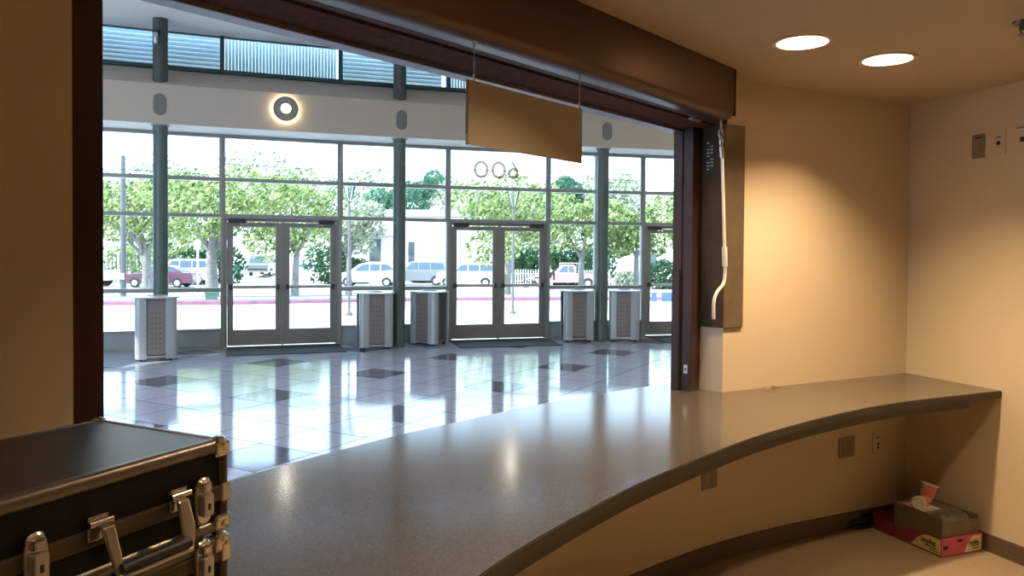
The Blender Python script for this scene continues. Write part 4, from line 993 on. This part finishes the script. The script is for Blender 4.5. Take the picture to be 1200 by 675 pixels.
def car(name, label, sty, x, y, rz, L, Hh, Wd, paint, group='vehicles on the street', rack=False):
    S = STY[sty]; c = thing(name, label, 'car' if sty != 'pickup' else 'pickup truck', (x, y, gz(y)), group); c['_o'] = (0, 0, 0); c.rotation_euler.z = rz
    def P(pl, yy, k=1., kc=(0, .42)): return [(px * L, yy, pz * Hh) for px, pz in (inset_poly(pl, k, kc) if k != 1 else pl)]
    hw = Wd / 2
    mb = MB(); mb.loft([P(S['body'], -hw, .965), P(S['body'], -hw * .93), P(S['body'], hw * .93), P(S['body'], hw, .965)])
    b = mb.build('car_body', M[paint], c, bevel=.03)
    n = len(S['cab'])
    def cabring(yb, yt):
        zb, zt = S['cab'][0][1], 1.0
        return [(px * L, yb + (yt - yb) * (pz - zb) / (zt - zb), pz * Hh) for px, pz in S['cab']]
    mb = MB(); mb.loft([cabring(-hw * .93, -hw * .74), cabring(hw * .93, hw * .74)]); mb.build('cabin', M[paint], c, bevel=.04)
    zb = S['cab'][0][1]
    for s in (-1, 1):
        for wpoly in S['win']:
            r0 = [(px * L, s * (hw * (.93 - .19 * (pz - zb) / (1 - zb)) + .004), pz * Hh) for px, pz in wpoly]; r1 = [(a, b_ + s * .012, d) for a, b_, d in r0]
            MB().loft([r0, r1]).build('side_window', M['carglass'], c)
    def scr(i, j, nm):      # windscreen / rear screen laid on the cabin slope
        (xa, za), (xb, zb2) = S['cab'][i], S['cab'][j]
        q = []
        for t in (.12, .88):
            px, pz = xa + (xb - xa) * t, za + (zb2 - za) * t; w_ = hw * (.93 - .19 * (pz - zb) / (1 - zb)) * .86
            q.append(((px * L, -w_, pz * Hh), (px * L, w_, pz * Hh)))
        nrm = Vector((-(zb2 - za) * Hh, 0, (xb - xa) * L)).normalized() * (.022 if True else 0)
        if nrm.z < 0: nrm = -nrm
        vs = [Vector(q[0][0]), Vector(q[0][1]), Vector(q[1][1]), Vector(q[1][0])]
        mb = MB(); mb.add([v + nrm * .2 for v in vs] + [v + nrm for v in vs], [(0, 1, 2, 3), (7, 6, 5, 4), (0, 4, 5, 1), (1, 5, 6, 2), (2, 6, 7, 3), (3, 7, 4, 0)]); mb.build(nm, M['carglass'], c)
    scr(0, 1, 'windscreen'); scr(n - 2, n - 1, 'rear_screen')
    r = S['wr'] * Hh; R = Matrix.Rotation(PI / 2, 3, 'X')
    for wx in S['wheels']:
        for s in (-1, 1):
            w_ = MB().lathe([(r * .8, -.10), (r, -.08), (r, .08), (r * .8, .10)], (wx * L, s * (hw - .09), r), R, 24).build('wheel', M['tyre'], c, smooth=True)
            mb = MB(); mb.lathe([(r * .58, 0), (r * .58, .012), (r * .2, .02)], (wx * L, s * (hw + .008), r), Matrix.Rotation(-s * PI / 2, 3, 'X'), 18)
            mb.build('hub_cap', M['hub'], w_, smooth=True)
            # dark wheel arch above each wheel
            ar = [(wx * L + r * 1.16 * math.cos(a), s * (hw + .003), r + r * 1.16 * math.sin(a)) for a in [PI * q / 12 for q in range(13)]]
            MB().loft([ar, [(px, py - s * .03, pz) for px, py, pz in ar]]).build('wheel_arch', M['tyre'], c)
    if sty == 'pickup':
        MB().box((.295 * L, 0, .58 * Hh + .06), (.36 * L, Wd * .80, .10)).build('bed_liner', M['tyre'], c)
        if rack:
            mb = MB()
            for s in (-1, 1):
                mb.tube([(-.13 * L, s * hw * .7, Hh * .98), (-.13 * L, s * hw * .7, Hh * 1.06), (.14 * L, s * hw * .7, Hh * 1.06), (.14 * L, s * hw * .85, Hh * .66)], .03, 6)
            mb.tube([(-.13 * L, -hw * .7, Hh * 1.06), (-.13 * L, hw * .7, Hh * 1.06)], .03, 6).tube([(.14 * L, -hw * .7, Hh * 1.06), (.14 * L, hw * .7, Hh * 1.06)], .03, 6); mb.build('ladder_rack', M['hub'], c)
    for s in (-1, 1):
        MB().box((.492 * L, s * hw * .78, .52 * Hh), (.05, .22, .16)).build('tail_light', M['tail'], c)
        MB().box((-.490 * L, s * hw * .74, .48 * Hh), (.06, .26, .11)).build('head_light', M['hub'], c)
    MB().box((.497 * L, 0, .34 * Hh), (.10, Wd * .9, .14)).build('rear_bumper', M['tyre' if sty == 'suv' else paint], c, bevel=.03)
    return c
car('parked_car', 'burgundy four-door car parked beyond the first column', 'sedan', -24.9, 54.2, .03, 4.9, 1.55, 1.8, 'p_wine')
car('parked_car', 'white estate car parked just behind the burgundy car', 'suv', -25.2, 58.2, .03, 4.9, 2.0, 1.85, 'p_white')
car('pickup_truck', 'white pickup truck at the far left, partly cut by the opening jamb', 'pickup', -31.0, 54.5, .02, 5.4, 1.95, 1.9, 'p_white')
car('parked_car', 'white rounded compact car left of the middle column', 'hatch', -10.85, 58.0, .02, 4.7, 1.82, 1.8, 'p_white')
car('parked_car', 'silver minivan right of the middle column, parked behind the white compact', 'suv', -7.45, 60.6, .02, 4.9, 1.92, 1.85, 'p_silver')
car('parked_car', 'white boxy estate car seen through the left leaf of the middle doors', 'suv', -3.45, 58.8, .02, 4.7, 1.82, 1.85, 'p_white')
car('pickup_truck', 'faded red pickup truck with a ladder rack left of the right column', 'pickup', 4.35, 58.6, .02, 5.0, 1.75, 1.85, 'p_red', rack=True)
car('parked_car', 'grey sport utility vehicle facing away in the driveway, seen through the left doors', 'suv', -22.3, 69.0, PI * .5 + PI, 4.8, 1.85, 1.9, 'p_silver')
# motorcycle
mc = thing('motorcycle', 'small parked motorcycle in front of the picket fence, seen through the middle doors', 'motorcycle', (1.65, 56.9, gz(56.9))); mc['_o'] = (0, 0, 0); R = Matrix.Rotation(PI / 2, 3, 'X')
for x in (-.62, .62): MB().ring(.22, .30, -.05, .05, (x, 0, .30), R, 20).build('wheel', M['tyre'], mc, smooth=True)
MB().tube([(-.62, 0, .30), (-.42, 0, .92), (-.36, 0, 1.02)], .03, 8).tube([(-.42, 0, .80), (0, 0, .62), (.62, 0, .32)], .035, 8).tube([(-.1, 0, .60), (.0, 0, .30), (.62, 0, .30)], .03, 8).build('frame', M['hub'], mc, smooth=True)
MB().tube([(-.36, -.32, 1.06), (-.38, 0, 1.0), (-.36, .32, 1.06)], .018, 8).build('handlebar', M['tyre'], mc, smooth=True)
MB().sphere((-.12, 0, .80), .22, 12, 8, (1.1, .6, .55)).build('fuel_tank', M['p_white'], mc, smooth=True)
MB().box((.28, 0, .78), (.55, .22, .10)).build('saddle', M['tyre'], mc, bevel=.03)
MB().box((.0, 0, .42), (.34, .26, .30)).build('engine', M['alu_dark'], mc, bevel=.04)
# person beside the red pickup, mostly hidden by the door mullion
def person(x, y, rz):
    z0 = gz(y); p = thing('person', 'person in a black jacket and pale jeans standing beside the red pickup', 'person', (x, y, z0)); p['_o'] = (0, 0, 0); p.rotation_euler.z = rz
    V = [(0, 0, .95, .15, .11), (0, 0, 1.15, .14, .10), (0, 0, 1.35, .17, .115), (0, 0, 1.50, .07, .07), (0, 0, 1.57, .055, .055), (0, -.01, 1.68, .085, .10), (0, -.01, 1.77, .06, .07),
         (.19, 0, 1.42, .06, .06), (.25, .02, 1.15, .05, .05), (.24, -.08, .90, .035, .035), (.24, -.12, .82, .035, .02),
         (-.19, 0, 1.42, .06, .06), (-.25, .02, 1.15, .05, .05), (-.24, -.08, .90, .035, .035), (-.24, -.12, .82, .035, .02),
         (.10, 0, .88, .09, .09), (.11, -.01, .48, .065, .065), (.11, .02, .09, .045, .05), (.11, -.12, .04, .045, .03),
         (-.10, 0, .88, .09, .09), (-.12, .01, .48, .065, .065), (-.13, .05, .09, .045, .05), (-.13, -.09, .04, .045, .03)]
    E_ = [(0, 1), (1, 2), (2, 3), (3, 4), (4, 5), (5, 6), (2, 7), (7, 8), (8, 9), (9, 10), (2, 11), (11, 12), (12, 13), (13, 14), (0, 15), (15, 16), (16, 17), (17, 18), (0, 19), (19, 20), (20, 21), (21, 22)]
    def skin(idx, es, m, nm, k=1.):
        mp = {i: j for j, i in enumerate(idx)}; me = bpy.data.meshes.new(nm); me.from_pydata([V[i][:3] for i in idx], [(mp[a], mp[b]) for a, b in es], []); me.materials.append(m)
        o = bpy.data.objects.new(nm, me); COL.objects.link(o); o.parent = p
        md = o.modifiers.new('skin', 'SKIN'); md.use_smooth_shade = True
        for i in idx: me.skin_vertices[0].data[mp[i]].radius = (V[i][3] * k, V[i][4] * k)
        me.skin_vertices[0].data[0].use_root = True
        s = o.modifiers.new('sub', 'SUBSURF'); s.levels = 2; s.render_levels = 2
    skin(list(range(23)), E_, M['skin'], 'body')
    skin([2, 0, 1, 7, 8, 9, 11, 12, 13], [(0, 1), (1, 2), (2, 7), (7, 8), (8, 9), (2, 11), (11, 12), (12, 13)], M['jacket'], 'jacket', 1.14)
    skin([0, 15, 16, 17, 19, 20, 21], [(0, 15), (15, 16), (16, 17), (0, 19), (19, 20), (20, 21)], M['jeans'], 'trousers', 1.12)
    MB().sphere((0, .01, 1.73), .105, 14, 10, (.9, 1.05, .95)).build('hair', M['jacket'], p, smooth=True)
person(1.97, 40.0, .0)

# ---- posts, lamps, boxes, wires
def lamp_post(label, x, y, ht):
    z = gz(y); t = thing('street_lamp', label, 'street lamp', (x, y, z), 'slim lamp posts with funnel tops'); t['_o'] = (0, 0, 0)
    MB().lathe([(.11, 0), (.11, .06), (.045, .12), (.035, ht - .55)], n=16).build('pole', M['poleg'], t, smooth=True)
    MB().lathe([(.05, ht - .60), (.07, ht - .55), (.20, ht - .06), (.185, ht - .05), (.04, ht - .52)], n=20).build('funnel_shade', M['glass'], t, smooth=True)
    MB().lathe([(.24, ht - .03), (.25, ht), (.10, ht + .03)], n=24).build('cap', M['steel'], t, smooth=True)
    mb = MB()
    for a in range(4): mb.tube([(.04 * math.cos(a * PI / 2), .04 * math.sin(a * PI / 2), ht - .5), (.22 * math.cos(a * PI / 2), .22 * math.sin(a * PI / 2), ht - .02)], .01, 6)
    mb.build('strut', M['poleg'], t)
lamp_post('slim street lamp right of the left double doors', -4.62, 21.6, 3.80)
lamp_post('slim street lamp seen through the middle double doors', .03, 23.2, 3.80)
lamp_post('slim white street lamp just right of the right column', 8.05, 57.0, 3.0)
up = thing('utility_pole', 'tall grey wooden utility pole left of the first column', 'utility pole', (-17.5, 34.26, gz(34.26))); up['_o'] = (0, 0, 0)
MB().lathe([(.13, 0), (.10, 6.42)], n=16).build('pole', M['poleg'], up, smooth=True)
MB().lathe([(.035, 0), (.035, 1.9)], (-.16, -.10, .2), n=10).build('conduit', M['whitepaint'], up, smooth=True)
MB().box((.02, -.14, 1.0), (.20, .05, .30)).build('notice', M['p_red'], up)
for i, (lb, z0, z1, x1, yo) in enumerate((('upper overhead wire running across the street', 6.05, 4.95, 24, .6), ('middle overhead wire running across the street', 5.75, 4.55, 24, 0.), ('lower overhead wire running across the street', 5.2, 3.9, 24, -.6))):
    pts = []
    for q in range(25):
        t = q / 24; pts.append((-17.5 + (x1 + 17.5) * t, 34.3 + yo + 8 * t, z0 + (z1 + 1.2 - z0) * t - 1.6 * t * (1 - t) + (0)))
    mb = MB().tube(pts, .016, 6); mb.build('overhead_wire', M['tyre'], label=lb, cat='wire', group='overhead wires', org=(-17.5, 34.3, z0))
for lb, x, y, w_, h in (('thin white sign post in front of the thick tree trunk', -13.95, 33.8, .05, 2.6),):
    t = thing('sign_post', lb, 'post', (x, y, gz(y)))
    MB().lathe([(.05, gz(y)), (.045, gz(y) + h)], (x, y, 0), n=12).build('post', M['whitepaint'], t, smooth=True)
    MB().box((x, y - .06, gz(y) + h - .2), (.30, .02, .36)).build('sign_back', M['whitepaint'], t)
y = 30.2; gb = thing('utility_cabinet', 'small dark green utility cabinet beside the red kerb left of the left doors', 'cabinet', (-11.92, y, gz(y)))
MB().box((-11.92, y, gz(y) + .20), (.38, .30, .38)).build('cabinet_body', M['greenbox'], gb, bevel=.01); MB().box((-11.92, y, gz(y) + .39), (.40, .34, .03)).build('cabinet_top', M['greenbox'], gb)
for lb, x, y in (('teal wheelie bin beside the driveway, left of the parked grey vehicle', -24.6, 68),):
    wb = thing('wheelie_bin', lb, 'bin', (x, y, gz(y))); z = gz(y)
    mb = MB(); mb.loft([[(x - .26, y - .3, z), (x + .26, y - .3, z), (x + .26, y + .3, z), (x - .26, y + .3, z)], [(x - .32, y - .36, z + 1.0), (x + .32, y - .36, z + 1.0), (x + .32, y + .36, z + 1.0), (x - .32, y + .36, z + 1.0)]]); mb.build('tub', M['tealbin'], wb)
    MB().box((x, y, z + 1.04), (.70, .80, .07)).build('lid', M['tealbin'], wb, bevel=.02)
for lb, x in (('small blue barrier board seen through the right-hand door, the narrower of two', 5.35), ('wider blue barrier board seen through the right-hand door', 5.86)):
    y = 28.6; z = gz(y); t = thing('barrier_board', lb, 'barrier', (x, y, z), 'blue barrier boards'); w_ = .20 if x < 5.5 else .46
    MB().box((x, y, z + .40), (w_, .03, .34)).build('board', M['blueboard'], t)
    MB().box((x, y, z + .12), (.03, .03, .24)).build('foot_post', M['steel'], t)

# ================================================================== lights, sky, camera
def area(name, loc, size, power, col, rot=(0, 0, 0), shape='DISK', sy=None, spread=PI):
    l = bpy.data.lights.new(name, 'AREA'); l.shape = shape; l.size = size; l.energy = power; l.color = col; l.spread = spread
    if sy: l.size_y = sy
    o = bpy.data.objects.new(name, l); COL.objects.link(o); o.location = loc; o.rotation_euler = rot; return o
WARM = (1.0, .71, .42)
PW = [20, 29, 18, 20, 14, 6, 14]
for (x, y), p in zip(CANS, PW): area('downlight_source', (x, y, ZC + .100), .09, p * 1.15, WARM, spread=math.radians(150))
for x, y in ((-7.5, 6.5), (-3.8, 7.2), (-.3, 8.6), (3.0, 10.2), (-7.0, 2.5), (5.5, 12.5)):  # unseen lobby lamps with fixtures, added to warm the fascia and walls
    area('added_lobby_fill', (x, y, 5.185), .5, 34, (1, .78, .56), spread=math.radians(165))
    lf = thing('added_lobby_light', 'added unseen round fill light under the lobby ceiling, warming its walls', 'ceiling light', (x, y, 5.225), 'added lobby fill lights')
    MB().ring(.27, .31, 5.19, 5.225, (x, y, 0)).build('trim_ring', M['sconce'], lf, smooth=True)
    MB().lathe([(.27, 5.20), (.27, 5.222)], (x, y, 0), n=32).build('lens', M['lampwhite'], lf)
w = bpy.data.worlds.new('sky'); SC.world = w; w.use_nodes = True
nt = w.node_tree; nt.nodes.clear(); o_ = nt.nodes.new('ShaderNodeOutputWorld'); bg = nt.nodes.new('ShaderNodeBackground'); nt.links.new(bg.outputs[0], o_.inputs[0])
bg.inputs[0].default_value = (.57, .755, 1.0, 1); bg.inputs[1].default_value = 6.2
sl = bpy.data.lights.new('sun', 'SUN'); sl.energy = 11.0; sl.color = (1, .95, .86); sl.angle = math.radians(.6)
so = bpy.data.objects.new('sun', sl); COL.objects.link(so); so.rotation_euler = Vector((-.74, -.36, .60)).to_track_quat('Z', 'Y').to_euler()

cam = bpy.data.cameras.new('camera'); co = bpy.data.objects.new('camera', cam); COL.objects.link(co)
f, cy, pt, ro = 892.17, 312.458, .0189, -.0073
fw = Vector((0, math.cos(pt), -math.sin(pt))); rt = Vector((1, 0, 0)); dn_ = Vector((0, -math.sin(pt), -math.cos(pt)))
A_ = rt * math.cos(ro) + dn_ * math.sin(ro); B_ = -rt * math.sin(ro) + dn_ * math.cos(ro)
mm = Matrix((A_, -B_, -fw)).transposed().to_4x4(); mm.translation = Vector((0, 0, 1.65)); co.matrix_world = mm
cam.sensor_width = 36; cam.lens = f * 36 / 1200; cam.shift_y = -(337.5 - cy) / 1200; cam.clip_start = .02; cam.clip_end = 500
SC.camera = co
SC.view_settings.view_transform = 'Standard'; SC.view_settings.look = 'None'; SC.view_settings.exposure = 0; SC.view_settings.gamma = 1; SC.view_settings.use_curve_mapping = False
SC.cycles.max_bounces = 10; SC.cycles.transparent_max_bounces = 16; SC.cycles.diffuse_bounces = 5; SC.cycles.glossy_bounces = 5
SC.cycles.sample_clamp_indirect = 6; SC.cycles.use_denoising = True
for o in bpy.data.objects:
    if '_o' in o: del o['_o']
